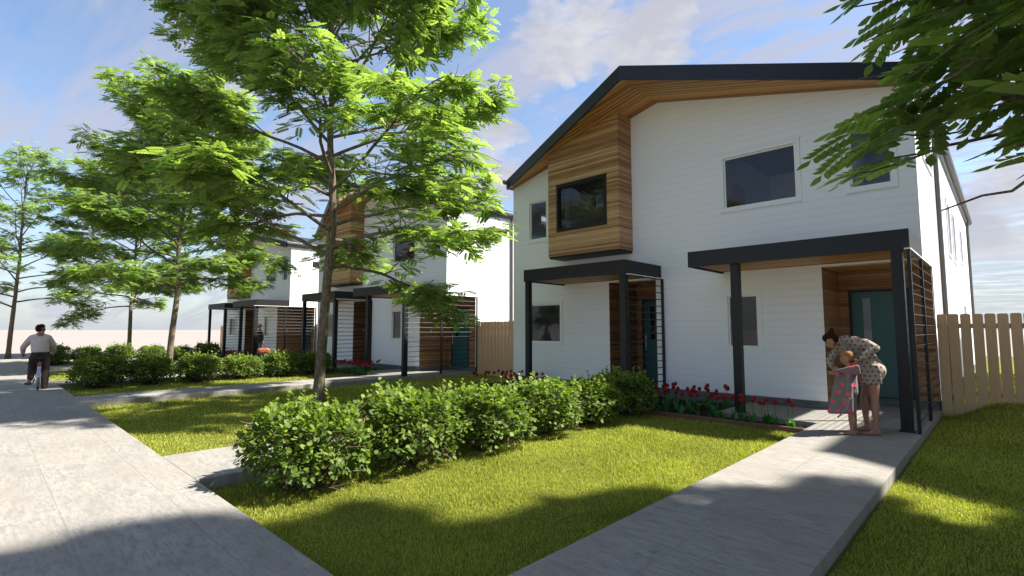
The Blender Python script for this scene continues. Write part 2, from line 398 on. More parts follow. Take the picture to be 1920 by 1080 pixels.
def wall_holes(mb, u0, u1, z0, top, holes, mp, th, extra=()):
    """wall with rectangular openings; mp(u,z,d) -> xyz, d = depth into wall"""
    us = sorted({u0, u1, *extra, *[h[0] for h in holes], *[h[1] for h in holes]}); us = [u for u in us if u0 <= u <= u1]
    zs = sorted({z0, *[h[2] for h in holes], *[h[3] for h in holes]}); zs = [z_ for z_ in zs if z_ >= z0]
    for a, b in zip(us[:-1], us[1:]):
        for k in range(len(zs)):
            za = zs[k]; last = k == len(zs)-1
            uc = (a+b)/2; zc = za+.01
            if any(h[0] < uc < h[1] and h[2] < zc < h[3] for h in holes): continue
            zb = (top(a), top(b)) if last else (zs[k+1], zs[k+1])
            mb.poly([mp(a, za, 0), mp(b, za, 0), mp(b, zb[1], 0), mp(a, zb[0], 0)])
            mb.poly([mp(a, za, th), mp(a, zb[0], th), mp(b, zb[1], th), mp(b, za, th)])
    for h in holes:
        if len(h) > 4: continue
        a, b, c_, d_ = h[:4]
        for (p, q) in (((a, c_), (b, c_)), ((b, c_), (b, d_)), ((b, d_), (a, d_)), ((a, d_), (a, c_))):
            if p[1] == q[1] and p[1] <= z0: continue
            mb.poly([mp(*p, 0), mp(*p, th), mp(*q, th), mp(*q, 0)])

def rt(x, off=0.): return 7.54 - .25*abs(x-RX) + off      # roof top height

def window(parent, u0, u1, z0, z1, mp, sgn=1, frame=WHITE, fw=.085, proud=.028, mull=False):
    """opening u0..u1; casing outside it, sash and pane set back"""
    mb = MB()
    def b(ua, ub, za, zb, da, db):
        a = [mp(ua, za, da), mp(ub, za, da), mp(ub, zb, da), mp(ua, zb, da)]; c_ = [mp(ua, za, db), mp(ub, za, db), mp(ub, zb, db), mp(ua, zb, db)]
        mb.prism(a, c_)
    d0 = -proud; d1 = .0
    b(u0-fw, u1+fw, z1, z1+fw, d0, .002); b(u0-fw, u1+fw, z0-fw, z0, d0, .002)
    b(u0-fw, u0, z0, z1, d0, .002); b(u1, u1+fw, z0, z1, d0, .002)
    # slim outer lip
    for e in (0,):
        b(u0-fw-.02, u1+fw+.02, z1+fw, z1+fw+.018, d0-.012, .002)
    s_ = .035
    b(u0, u1, z1-s_, z1, .02, .07); b(u0, u1, z0, z0+s_, .02, .07); b(u0, u0+s_, z0+s_, z1-s_, .02, .07); b(u1-s_, u1, z0+s_, z1-s_, .02, .07)
    wo_ = mb.build('window', frame, parent, HO)
    mb = MB(); mb.poly([mp(u0+s_, z0+s_, .045), mp(u1-s_, z0+s_, .045), mp(u1-s_, z1-s_, .045), mp(u0+s_, z1-s_, .045)])
    mb.build('pane', GLASS, wo_, HO)
    return wo_

def make_house():
    H = empty('house', HO)
    top = lambda u: rt(u, -.27)
    front = lambda u, z_, d: (u, FY+d, z_)
    FW = [(-4.44, -2.95, 4.26, 5.42), (-2.02, -1.36, 4.26, 5.42), (-10.35, -9.68, 4.26, 5.42), (-10.35, -9.19, 1.18, 2.29), (-4.44, -3.81, 1.17, 2.30)]
    rec = [(-2.58, FX1, .15, 2.79, 1), (-7.54, -6.18, .15, 2.79, 1)]
    bay_hole = (-8.95, -6.95, 3.75, 6.1)
    mb = MB()
    wall_holes(mb, FX0, FX1, .15, top, FW+rec+[bay_hole], front, .16, extra=(RX,))
    right = lambda u, z_, d: (FX1-d, u, z_); left = lambda u, z_, d: (FX0+d, u, z_)
    SW = [(12.72, 14.3, 4.98, 5.36), (18.0, 18.9, 3.6, 5.0), (19.9, 20.8, 3.6, 5.0), (23.4, 24.4, 3.9, 5.0), (23.2, 24.1, 1.2, 2.35)]
    tp = lambda u: rt(FX1, -.27)
    wall_holes(mb, FY, FYB, .15, tp, SW+[(FY, DOORY, .15, 2.79, 1)], right, .16)
    wall_holes(mb, FY, FYB, .15, tp, SW, left, .16)
    mb.poly([(FX0, FYB, .15), (FX0, FYB, top(FX0)), (RX, FYB, top(RX)), (FX1, FYB, top(FX1)), (FX1, FYB, .15)])
    mb.build('wall', SIDING, H, HO)
    # foundation
    mb = MB(); e = .012
    mb.box(FX0+e, -7.54-.0, FY+e, FY+.5, -.25, .152); mb.box(-6.18, -2.58, FY+e, FY+.5, -.25, .152)
    mb.box(FX0+e, FX1-e, DOORY+e, FYB-e, -.25, .152); mb.box(FX0+e, -7.54, FY+.5, DOORY+e, -.25, .152); mb.box(-6.18, -2.58, FY+.5, DOORY+e, -.25, .152)
    mb.build('foundation', FOUND, H, HO)
    # entries
    for (a, b, openr) in ((-2.58, FX1, True), (-7.54, -6.18, False)):
        mb = MB()
        dx0 = a+.17; dx1 = a+.17+1.06; dz1 = 2.39
        mb.box(a-.02, a, FY+.004, DOORY, .16, 2.80) ; 
        bk = [(a, dx0, .16, 2.80), (dx1, b, .16, 2.80), (dx0, dx1, dz1, 2.80)]
        for q in bk: mb.box(q[0], q[1] - (.004 if openr else 0), DOORY, DOORY+.05, q[2], q[3])
        if not openr: mb.box(b, b+.02, FY+.004, DOORY, .16, 2.80)
        mb.build('entry_cladding', CEDAR_SHADE, H, HO)
        mb = MB(); mb.box(a, b-.004, FY+.003, DOORY, 2.795, 2.83); mb.build('entry_ceiling', SOFFIT, H, HO)
        # door
        mb = MB(); gx0, gx1, gz0, gz1 = dx0+.05+.19, dx0+.05+.33, 1.28, 2.22
        X0, X1, Z0, Z1 = dx0+.05, dx1-.05, .17, dz1-.05
        for q in ((X0, gx0, Z0, Z1), (gx1, X1, Z0, Z1), (gx0, gx1, Z0, gz0), (gx0, gx1, gz1, Z1)): mb.box(q[0], q[1], DOORY+.012, DOORY+.05, q[2], q[3])
        dr = mb.build('door', TEAL, H, HO)
        mb = MB(); mb.box(dx0, X0, DOORY-.012, DOORY+.05, .16, dz1); mb.box(X1, dx1, DOORY-.012, DOORY+.05, .16, dz1); mb.box(X0, X1, DOORY-.012, DOORY+.05, Z1, dz1); mb.box(X0, X1, DOORY-.01, DOORY+.05, .15, .17)
        mb.build('frame', BLACK, dr, HO)
        mb = MB(); mb.box(gx0, gx1, DOORY+.026, DOORY+.032, gz0, gz1); mb.build('pane', GLASS, dr, HO)
        mb = MB(); mb.tube([(X0+.07, DOORY-.03, 1.0), (X0+.07, DOORY-.03, 1.4)], .011, 8); mb.tube([(X0+.07, DOORY+.015, 1.04), (X0+.07, DOORY-.03, 1.04)], .008); mb.tube([(X0+.07, DOORY+.015, 1.36), (X0+.07, DOORY-.03, 1.36)], .008)
        mb.build('handle', PLATE, dr, HO)
        mb = MB(); mb.box(a, a+.014, 12.05, 12.13, 1.44, 1.56); mb.build('doorbell', PLATE, H, HO)
    # bay
    bx0, bx1, by, bz = -9.09, -6.80, 10.92, 3.56
    mb = MB(); fm = lambda u, z_, d: (u, by+d, z_)
    bt = lambda u: rt(u, -.26)
    wall_holes(mb, bx0, bx1, bz, bt, [(-8.79, -7.16, 4.22, 5.52)], fm, .10)
    for X_, sg in ((bx0, 1), (bx1, -1)):
        mb.poly([(X_, by, bz), (X_, FY-.002, bz), (X_, FY-.002, bt(X_)), (X_, by, bt(X_))])
        mb.poly([(X_+sg*.1, by+.1, bz), (X_+sg*.1, FY, bz), (X_+sg*.1, FY, bt(X_)), (X_+sg*.1, by+.1, bt(X_))])
    mb.poly([(bx0, by, bz), (bx1, by, bz), (bx1, FY-.002, bz), (bx0, FY-.002, bz)])
    bay = mb.build('bay_window_box', CEDAR, H, HO)
    mb = MB(); mb.box(bx0+.02, bx1-.02, by+.02, FY-.004, bz-.055, bz-.003); mb.build('base_trim', BLACK, bay, HO)
    window(H, -8.79+.07, -7.16-.07, 4.22+.07, 5.52-.07, fm, frame=BLACK, fw=.07, proud=.02)
    # roof, prow shaped in plan
    LF, RF, CF = (-11.12, 11.36), (-.94, 11.20), (RX, 9.81); YR = FYB+.35
    roof = [LF, CF, RF, (-.94, YR), (RX, YR), (-11.12, YR)]
    P = lambda q, off, s_=0.: (q[0], q[1], rt(q[0], off))
    mb = MB()
    mb.poly([P(LF, 0), P(CF, 0), (RX, YR, rt(RX)), (-11.12, YR, rt(-11.12))]); mb.poly([P(CF, 0), P(RF, 0), (-.94, YR, rt(-.94)), (RX, YR, rt(RX))])
    mb.poly([P(LF, -.05), (-11.12, YR, rt(-11.12, -.05)), (RX, YR, rt(RX, -.05)), P(CF, -.05)]); mb.poly([P(CF, -.05), (RX, YR, rt(RX, -.05)), (-.94, YR, rt(-.94, -.05)), P(RF, -.05)])
    rf = mb.build('roof', ROOFM, H, HO)
    mb = MB()
    def fas(p, q, y_in):
        a = [P(p, .015), P(q, .015), P(q, -.315), P(p, -.315)]
        b = [(c_[0], c_[1]+y_in, c_[2]) for c_ in a]
        mb.prism(a, b)
    fas((LF[0]-.01, LF[1]-.02), (CF[0], CF[1]-.02), .05); fas((CF[0], CF[1]-.02), (RF[0]+.01, RF[1]-.02), .05)
    mb.build('fascia', NAVY, rf, HO)
    mb = MB()
    for p, q in ((LF, CF), (CF, RF)):
        e0 = (p[0], FY+.0); e1 = (q[0], FY+.0)
        mb.poly([P((p[0], p[1]+.03), -.285), P(e0, -.285), P(e1, -.285), P((q[0], q[1]+.03), -.285)])
    mb.build('soffit', SOFFIT, rf, HO)
    for X_, sg in ((-.94, 1), (-11.12, -1)):
        mb = MB(); zt = rt(X_)
        mb.box(min(X_, X_-sg*.06), max(X_, X_-sg*.06), 11.3, YR, zt-.30, zt-.02)
        sec = [(0, -.02), (.115, -.0), (.125, -.02), (.11, -.10), (.06, -.15), (0, -.15)]
        a = [(X_+sg*c_[0]+sg*.002, 11.25, zt+c_[1]) for c_ in sec]; b = [(c_[0], YR, c_[2]) for c_ in a]; mb.prism(a, b)
        mb.build('gutter', GUTM, rf, HO)
    for X_, sg in ((FX1, 1), (FX0, -1)):
        for yy in (14.87, 28.5):
            mb = MB(); zt = rt(X_)-.2
            mb.tube([(X_+sg*.09, yy, zt), (X_+sg*.075, yy, zt-.1), (X_+sg*.055, yy, zt-.3), (X_+sg*.055, yy, .1), (X_+sg*.14, yy, -.02)], .048, 8); mb.build('downspout', GUTM, H, HO)
    for h in FW: window(H, *h, front)
    for h in SW: window(H, *h, right); window(H, *h, left)
    # canopies and screens
    for (a, b, y0, posts, yend) in ((-4.56, -1.0, 9.86, [(-3.69, 10.03, .15), (-1.17, 9.93, .15)], 13.05), (-9.08, -6.03, 9.88, [(-9.0, 9.98, .13), (-6.12, 9.97, .15)], 11.54)):
        mb = MB(); z0, z1 = 2.80, 3.11
        mb.box(a, b, y0, y0+.05, z0, z1); mb.box(a, a+.05, y0+.05, FY-.003, z0, z1); mb.box(b-.05, b, y0+.05, FY-.003, z0, z1)
        mb.box(a+.05, b-.05, y0+.05, FY-.003, z1-.05, z1-.012)
        cn = mb.build('porch_canopy', BLACK, H, HO)
        mb = MB(); mb.box(a+.05, b-.05, y0+.05, FY-.003, z0+.035, z0+.06); mb.build('soffit', SOFFIT, cn, HO)
        for (px, py, wd) in posts:
            mb = MB(); mb.box(px-wd/2, px+wd/2, py-wd/2, py+wd/2, 0, z0+.02); mb.box(px-wd/2-.03, px+wd/2+.03, py-wd/2-.03, py+wd/2+.03, 0, .012); mb.build('post', BLACK, cn, HO, bevel=.004)
        xs_ = b-.012
        mb = MB(); yl = [9.80, 11.35, yend-.03] if yend > 12 else [yend-.03]
        ys0 = 9.80 if yend > 12 else 9.98
        for k in range(17):
            zz = .16+.1625*k
            if yend > 12: mb.tube([(xs_, ys0, zz), (xs_, yend-.03, zz)], .0095, 6)
            else: mb.tube([(xs_+.05, 9.9, zz), (xs_+.05, yend-.03, zz)], .0125, 6)
        scn = mb.build('slat_screen', BLACK, H, HO)
        for yy in yl:
            mb = MB(); xx_ = xs_ if yend > 12 else xs_+.05
            mb.box(xx_-.022, xx_+.022, yy-.035, yy+.035, 0, 2.785); mb.build('post', BLACK, scn, HO)
        mb = MB(); mb.box(b-.06, b+(.02 if yend > 12 else .06), y0+.06 if yend < 12 else 9.75, yend+.02, z0-.022, z0-.003); mb.build('cap_rail', WHITE, scn, HO)
    # rooms seen through the glass
    mb = MB(); yb = 15.2; x0, x1 = FX0+.17, FX1-.17
    mb.box(x0, x1, FY+.17, yb, 2.86, 3.0)
    mb.box(x0, x1, yb, yb+.1, .16, 2.86); mb.box(x0, x1, yb, yb+.1, 3.0, 5.85)
    for q in (-4.62, -2.36, RX, -9.35): mb.box(q-.05, q+.05, FY+.17, yb, 3.0, 5.85)
    mb.box(-6.08, -5.98, FY+.17, yb, .16, 2.86)
    mb.box(-7.6, -7.56, FY+.17, yb, .16, 2.86); mb.box(-2.64, -2.60, FY+.17, yb, .16, 2.86); mb.box(-6.155, -6.135, FY+.17, yb, .16, 2.86)
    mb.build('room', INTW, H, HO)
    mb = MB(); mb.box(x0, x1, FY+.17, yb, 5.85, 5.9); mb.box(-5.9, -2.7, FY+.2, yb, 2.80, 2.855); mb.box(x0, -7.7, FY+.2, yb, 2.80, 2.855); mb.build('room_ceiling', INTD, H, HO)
    mb = MB(); mb.box(-4.565, -4.53, 12.3, 13.1, 3.0, 5.05); mb.build('room_door', INTR, H, HO)
    mb = MB(); mb.box(-4.5, -2.75, 13.6, 13.64, .16, 2.8); mb.build('room_panel', INTB, H, HO)
    return H

house0 = make_house()
houses = [house0]
for L in LOTS[1:]:
    c = copy_tree(house0); c.location = (RX+L*D, FY, 0); houses.append(c)
labs = {0: 'nearest white two storey house with cedar bay box, woman and child on porch',
        -1: 'middle white gabled house with cedar bay, behind the large tree',
        -2: 'farthest white gabled house, with a man holding a bag on its porch',
        1: 'white gabled house standing to the right of the nearest house'}
for L, h in zip(LOTS, houses): tag(h, labs[L], 'house', 'matching white gabled houses in a row')

# ------------------------------------------------------------------ fences
def make_fence(x0, x1, base=None):
    n = int(round((x1-x0)/.172)); mbp = MB(); pit = (x1-x0)/n; wd = .152
    F = empty('picket_fence', (x0, 13.05, 0))
    for k in range(n):
        a = x0+k*pit+.006; b = a+wd; jz = 1.852+rng.normal(0, .004); zb = float(mound(np.array(a), np.array(13.05)))-.03 if base is None else base
        c_ = .028
        sec = [(a, zb), (b, zb), (b, jz-c_), (b-.010, jz-.008), (b-c_, jz), (a+c_, jz), (a+.010, jz-.008), (a, jz-c_)]
        mbp.prism([(p[0], 13.03, p[1]) for p in sec], [(p[0], 13.05, p[1]) for p in sec])
    mbp.build('pickets', FENCE, F, (x0, 13.05, 0))
    for zz in (.35, 1.62):
        m2 = MB(); m2.box(x0, x1, 13.052, 13.09, zz-.045, zz+.045); m2.build('rail', FENCE, F, (x0, 13.05, 0))
    k = x0+.1
    while k < x1:
        m2 = MB(); m2.box(k-.045, k+.045, 13.092, 13.18, -.2, 1.72); m2.build('post', FENCE, F, (x0, 13.05, 0)); k += 2.2
    return F
fg = 'wooden picket fences between the houses'
tag(make_fence(-.98, 2.30), 'light wooden picket fence right of the nearest house, gaps between its round topped boards', 'fence', fg)
tag(make_fence(-14.35, FX0, -.2), 'light wooden fence between the nearest house and the middle house', 'fence', fg)
tag(make_fence(-14.35-D, FX0-D, -.2), 'light wooden fence between the middle house and the farthest house', 'fence', fg)
tag(make_fence(-43.9, FX0-2*D, -.2), 'short wooden fence left of the farthest house', 'fence', fg)

# ------------------------------------------------------------------ foliage generators
def orient(n, dirs, ups):
    """rotation matrices with x along dirs, z near ups"""
    X = dirs/np.linalg.norm(dirs, axis=1)[:, None]
    Y = np.cross(ups, X); Y /= np.maximum(np.linalg.norm(Y, axis=1), 1e-6)[:, None]
    Z = np.cross(X, Y); return np.stack([X, Y, Z], 2)     # columns

def compound_leaf(nl=6, L=.36, lw=.034, ll=.115):
    """pinnate leaf in +x: nl pairs of leaflets and one at the tip"""
    V = []; F = []
    def lf(base, ang, l_, w_, droop):
        ca, sa = math.cos(ang), math.sin(ang); k = len(V)
        pts = [(0, 0, 0), (.38, 1, -.10), (.72, .72, -.16), (1, 0, -droop), (.72, -.72, -.16), (.38, -1, -.10)]
        for (a, b, c_) in pts:
            x_ = a*l_; y_ = b*w_; z_ = -abs(b)*w_*.35 + (-droop*a*a)*l_ + (0)
            V.append((base[0]+x_*ca-y_*sa, base[1]+x_*sa+y_*ca, base[2]+z_))
        F.append((k, k+1, k+2, k+3)); F.append((k, k+3, k+4, k+5))
    for i_ in range(nl):
        f = .22+.72*i_/nl; s_ = 1-.35*abs(f-.55)
        for sg in (1, -1): lf((f*L, sg*.003, -.25*L*f*f*.6), sg*R_(62-18*f), ll*s_, lw*s_, .18)
    lf((L*.97, 0, -.25*L*.6), 0, ll, lw, .25)
    k = len(V); rw = .0022
    for a in (0, .5, 1.): V += [(a*L, -rw, -.15*L*a*a), (a*L, rw, -.15*L*a*a)]
    F += [(k, k+2, k+3, k+1), (k+2, k+4, k+5, k+3)]
    return np.array(V), np.array(F)

def scatter(mb, tmpl, P, Rm, sc, at, mi=0):
    V, F = tmpl; n = len(P)
    if n == 0: return
    W_ = np.einsum('nij,vj->nvi', Rm, V)*sc[:, None, None] + P[:, None]
    FF = (F[None]+(np.arange(n)*len(V))[:, None, None]).reshape(-1, F.shape[1])
    mb.add(W_.reshape(-1, 3), FF, mi, np.repeat(at, len(V)))

def bend(p0, d0, L, n, up, jit, rg):
    """polyline starting at p0 in direction d0, pulled by 'up' along its way"""
    P = [np.array(p0, float)]; d = np.array(d0, float); d /= np.linalg.norm(d)
    for k in range(n):
        d = d + np.array([0, 0, up/n]) + rg.normal(0, jit, 3)*np.array([1, 1, .6]); d /= np.linalg.norm(d)
        P.append(P[-1]+d*L/n)
    return np.array(P)

def nv_(v_): v_ = np.asarray(v_, float); return v_/max(np.linalg.norm(v_), 1e-9)

def gaps(P, thr):
    # gaps in the foliage where sun comes through
    a = P[:, 0]-.635*P[:, 2]; b = P[:, 1]-.6*P[:, 2]
    hole = np.sin(a*2.3+1.7*np.sin(b*1.9))*np.sin(b*2.7+1.3*np.sin(a*2.1+1)) + .5*np.sin(a*5.1+2)*np.sin(b*6.3)
    return hole < thr

def make_tree(seed, height=11.6, trunk_x=None, keep=None, dens=1.0, R0=4.7, zlow=3.4, leafL=.345, boughs=(), q0=.36, gap=None, lw_=.026, keepb=None, bsc=1., skipdir=None, r0=.115, nprim=30):
    rg = np.random.default_rng(seed); br = MB(); leaves = []
    n = 26; zz = np.linspace(0, height, n); px = np.zeros(n); py = np.zeros(n)
    if trunk_x is not None: px = np.interp(zz, trunk_x[0], trunk_x[1]); py = np.interp(zz, trunk_x[0], trunk_x[2])
    wob = np.cumsum(rg.normal(0, .018, (n, 2)), 0); px = px+wob[:, 0]*(zz > 3.5); py = py+wob[:, 1]*(zz > 3.5)
    tr_ = np.stack([px, py, zz], 1); rad = r0*(1-.86*(zz/height)**.9)+.012; rad[0] *= 1.25
    tr_fine = np.stack([np.interp(np.linspace(0, height, 60), zz, tr_[:, q]) for q in range(3)], 1)
    rf_ = np.interp(np.linspace(0, height, 60), zz, rad)*(1+rg.normal(0, .025, 60))
    br.tube(tr_fine, rf_, 14)
    az = rg.uniform(0, 6.28)
    for k in range(nprim):
        f = k/(nprim-1.); h = zlow + (height-.4-zlow)*f**.92; az += 2.4+rg.normal(0, .25)
        p = np.array([np.interp(h, zz, px), np.interp(h, zz, py), h])
        prof = np.interp(f, [0, .15, .45, .7, .88, 1], [.92, 1.05, 1.0, .84, .60, .25])
        Lb = R0*prof*rg.uniform(.85, 1.1); el = R_(np.interp(f, [0, .5, 1], [8, 28, 60]))+rg.normal(0, .08)
        if skipdir is not None and skipdir(az, h): continue
        d0 = (math.cos(az)*math.cos(el), math.sin(az)*math.cos(el), math.sin(el)+.12)
        B = bend(p, d0, Lb, 12, np.interp(f, [0, .2, .45, 1], [-.62, -.38, -.1, .1]), .10, rg)
        rb = np.linspace(np.interp(h, zz, rad)*.48+.006, .007, 13)
        if keep is not None:
            kk = keep(B); 
            if not kk[2:].all():
                c_ = max(3, int(np.argmin(kk[2:]))+2); B = B[:c_]; rb = rb[:c_]
        br.tube(B, rb, 7)
        nb = len(B)
        ns = max(2, int(Lb*4.6*dens*np.interp(f, [0, .45, 1], [1.3, 1.0, .75])))
        for s_ in range(ns):
            q = q0+(1-q0)*(s_+rg.uniform(0, .8))/ns
            if q > 1: q = 1.
            ii = q*(nb-1); i0 = min(int(ii), nb-2); b0 = B[i0]+(B[i0+1]-B[i0])*(ii-i0)
            td = B[i0+1]-B[i0]; td /= np.linalg.norm(td)
            sidev = np.cross(td, [0, 0, 1.]); sidev /= max(np.linalg.norm(sidev), 1e-6)
            sg = 1 if s_ % 2 else -1
            d1 = td*rg.uniform(.5, .95)+sidev*sg*rg.uniform(.45, 1.0)+np.array([0, 0, rg.normal(.12, .25)])
            Ls = (.55+1.15*(1-q)*min(1, Lb/3.5))*rg.uniform(.75, 1.2)
            Sb = bend(b0, d1, Ls, 6, -.12, .12, rg)
            if keep is not None and not keep(Sb).all(): continue
            br.tube(Sb, np.linspace(.012+.006*(1-q), .004, 7), 5)
            tw = [(Sb, .35)]
            for t_ in range(3 if Ls > .8 else 2):
                jj = 1+int(rg.uniform(.8, 4.9)); e1 = Sb[min(jj+1, 6)]-Sb[jj]; e1 /= np.linalg.norm(e1)
                sv = np.cross(e1, [0, 0, 1.]); sv /= max(np.linalg.norm(sv), 1e-6)
                d2 = e1*.7+sv*(1 if t_ % 2 else -1)*rg.uniform(.5, 1.1)+np.array([0, 0, rg.normal(.05, .2)])
                T2 = bend(Sb[jj], d2, rg.uniform(.3, .55), 4, -.1, .1, rg); br.tube(T2, np.linspace(.006, .003, 5), 4); tw.append((T2, .2))
            for T2, st in tw:
                nl = 5 if len(T2) < 6 else 6; T3 = np.array([T2[min(int(v_), len(T2)-2)]+(T2[min(int(v_), len(T2)-2)+1]-T2[min(int(v_), len(T2)-2)])*(v_-int(v_)) for v_ in np.linspace(st*(len(T2)-1), len(T2)-1.001, nl)])
                e1 = T2[-1]-T2[-2]; a0 = math.atan2(e1[1], e1[0])
                for m_, pp in enumerate(T3):
                    last = m_ == nl-1
                    aa = a0 + (0 if last else (1 if m_ % 2 else -1)*rg.uniform(.6, 1.25)) + rg.normal(0, .15)
                    leaves.append((pp[0], pp[1], pp[2], aa, rg.normal(-.12, .22), rg.uniform(.72, 1.12)))
    nbough = len(leaves)
    for (h, end, sag) in boughs:
        p = np.array([np.interp(h, zz, px), np.interp(h, zz, py), h]); e_ = np.array(end); md = (p+e_)/2+np.array([0, 0, sag])
        tt = np.linspace(0, 1, 16)[:, None]; B = (1-tt)**2*p+2*tt*(1-tt)*md+tt**2*e_; B[1:-1] += rg.normal(0, .025, (14, 3))
        br.tube(B, np.linspace(.035, .005, 16), 7); Lb = np.linalg.norm(e_-p)
        for s_ in range(int(Lb*2.7)):
            q = .30+.70*(s_+rg.uniform(0, 1))/int(Lb*2.7); ii = min(q, .999)*15; i0 = int(ii); b0 = B[i0]+(B[min(i0+1, 15)]-B[i0])*(ii-i0); td = nv_(B[min(i0+1, 15)]-B[i0])
            sidev = nv_(np.cross(td, [0, 0, 1.])); d1 = td*.7+sidev*(1 if s_ % 2 else -1)*rg.uniform(.4, 1.)+np.array([0, 0, rg.normal(.0, .3)])
            Sb = bend(b0, d1, rg.uniform(.35, .8), 6, -.1, .12, rg)
            if not keepb(Sb).all(): continue
            br.tube(Sb, np.linspace(.009, .003, 7), 5)
            a0 = math.atan2(d1[1], d1[0])
            for m_ in range(6):
                pp = Sb[m_+1]; leaves.append((pp[0], pp[1], pp[2], a0+(0 if m_ == 5 else (1 if m_ % 2 else -1)*rg.uniform(.6, 1.25))+rg.normal(0, .15), rg.normal(-.12, .25), rg.uniform(.75, 1.1)))
    Lf = np.array(leaves); isb = np.arange(len(Lf)) >= nbough; Lf[isb, 5] *= bsc
    if gap is not None: mk_ = isb | gaps(Lf[:, :3], gap); Lf = Lf[mk_]; isb = isb[mk_]
    if keep is not None:
        tipP = Lf[:, :3]+.22*np.stack([np.cos(Lf[:, 3]), np.sin(Lf[:, 3]), 0*Lf[:, 3]], 1); kb_ = keepb or keep
        Lf = Lf[np.where(isb, kb_(tipP) & kb_(Lf[:, :3]), keep(tipP) & keep(Lf[:, :3]))]
    dirs = np.stack([np.cos(Lf[:, 3])*np.cos(Lf[:, 4]), np.sin(Lf[:, 3])*np.cos(Lf[:, 4]), np.sin(Lf[:, 4])], 1)
    ups = np.stack([rg.normal(0, .30, len(Lf)), rg.normal(0, .30, len(Lf)), np.ones(len(Lf))], 1)
    cr = MB(); scatter(cr, compound_leaf(6, leafL, lw_*leafL/.36, .115*leafL/.36), Lf[:, :3], orient(0, dirs, ups), Lf[:, 5], rg.uniform(0, 1, len(Lf)))
    print('tree', seed, 'leaves', len(Lf))
    return br, cr

def place_tree(br, cr, loc, rz, label, group, sc=1.0):
    T = empty('street_tree', loc, rz); T.scale = (sc, sc, sc)
    a = br.build('trunk', BARK, T, smooth=True); b = cr.build('crown', TREELEAF, T)
    return tag(T, label, 'tree', group)
tg = 'broadleaf street trees along the sidewalk'
# trunk profile of the large tree (x to the image right, read at its distance)
rgt2 = np.array([math.cos(YAW), math.sin(YAW)])
zt_ = [0, 1.5, 3.0, 4.5, 6.0, 7.5, 9.3, 11.8]; off = [0, .06, .14, .22, .17, .20, .13, .10]
def keep_main(P):
    P = np.atleast_2d(P); gx_ = project(P+np.array([-11.47, 5.5, -.14]))[0]; a = P[:, 0]*rgt2[0]+P[:, 1]*rgt2[1]; b = -P[:, 0]*rgt2[1]+P[:, 1]*rgt2[0]
    wob_ = .35*np.sin(P[:, 2]*2.1)+.25*np.sin(P[:, 2]*4.7+b)
    return (a < 4.15+wob_) & (a > -4.5-.10*b+wob_+.22*np.clip(P[:, 2]-5.5, 0, 4)) & (b > -3.5+wob_) & (b < 4.6+wob_) & (gx_ > 205+45*wob_+30*np.clip(P[:, 2]-6.5, 0, 3)) & (gx_ < 945+30*wob_)
main_br, main_cr = make_tree(11, 11.8, (zt_, [o_*rgt2[0] for o_ in off], [o_*rgt2[1] for o_ in off]), R0=4.75, nprim=54, dens=1.2, gap=.5, zlow=3.2, keep=keep_main)
T1 = place_tree(main_br, main_cr, (-11.47, 5.5, -.14), 0, 'large leafy tree on the lawn before the middle house, tallest in the picture', tg)
def tree_copy(loc, rz, label, sc=1., src=T1):
    c = copy_tree(src); c.location = loc; c.rotation_euler = (0, 0, rz); c.scale = (sc,)*3; tag(c, label, 'tree', tg); return c
b2, c2_ = make_tree(23, 11.4, (zt_, [0, .05, .16, .1, .2, .3, .22, .2], [0, .02, .05, .1, .0, .1, .0, .1]), R0=4.6, nprim=50, dens=1.15, gap=.55, zlow=3.2, keep=keep_main)
T2 = place_tree(b2, c2_, (-11.47-D, 5.5, -.14), 1.1, 'second leafy tree of the row, trunk among the bushes before the farthest house', tg)
tree_copy((-40.4, 6.75, -.16), 2.5, 'third leafy tree of the row, thin trunk beyond the far bushes', 1.0, T1)
b4, c4 = make_tree(41, 11.6, (zt_, [0, .1, .22, .3, .32, .3, .3, .3], [0, .03, .08, .1, .12, .1, .1, .1]), R0=4.1, nprim=34, dens=.62, gap=.6, zlow=3.0)
place_tree(b4, c4, (-42.3, 1.30, -.16), 0, 'slender airy tree at the far end of the sidewalk, behind the cyclist', tg)
tree_copy((-33.0, -5.2, -.16), .7, 'leafy tree at the left edge of the picture, left of the sidewalk', .95, T2)

# tree at the right whose boughs hang into the top right corner
SIL = [(1580, -120), (1585, 40), (1630, 105), (1695, 115), (1690, 150), (1610, 195), (1500, 225), (1490, 262), (1562, 340), (1600, 345), (1685, 330), (1700, 350), (1745, 410), (1795, 395), (1815, 330), (1810, 270), (1850, 215), (1885, 275), (1990, 290), (1990, -120)]
SX = np.array([p[0] for p in SIL], float); SY = np.array([p[1] for p in SIL], float)
def in_poly(x, y):
    inside = np.zeros(x.shape, bool); j_ = len(SX)-1
    for i_ in range(len(SX)):
        c_ = ((SY[i_] > y) != (SY[j_] > y)) & (x < (SX[j_]-SX[i_])*(y-SY[i_])/(SY[j_]-SY[i_]+1e-9)+SX[i_]); inside ^= c_; j_ = i_
    return inside
TL = np.array([2.15, 5.6, -.14])
def lit_ok(P):
    # crown pruned by where its shadow falls, keeping the middle of the lawn sunlit
    h_ = P[:, 2]+.12; a = P[:, 0]-.635*h_; b = P[:, 1]-.6*h_; wv_ = .42*np.sin(a*3.1)+.32*np.sin(b*4.3+1)+.2*np.sin(a*6.7+1.2)
    wv_ = wv_+.16*np.sin(a*9+3*b)+.14*np.sin(b*11-2*a)
    return (a > -3.1-.42*(5-b)+wv_) & (b < 5.1+.45*np.clip(a+3, 0, 3)+wv_) & (b > -3.5)
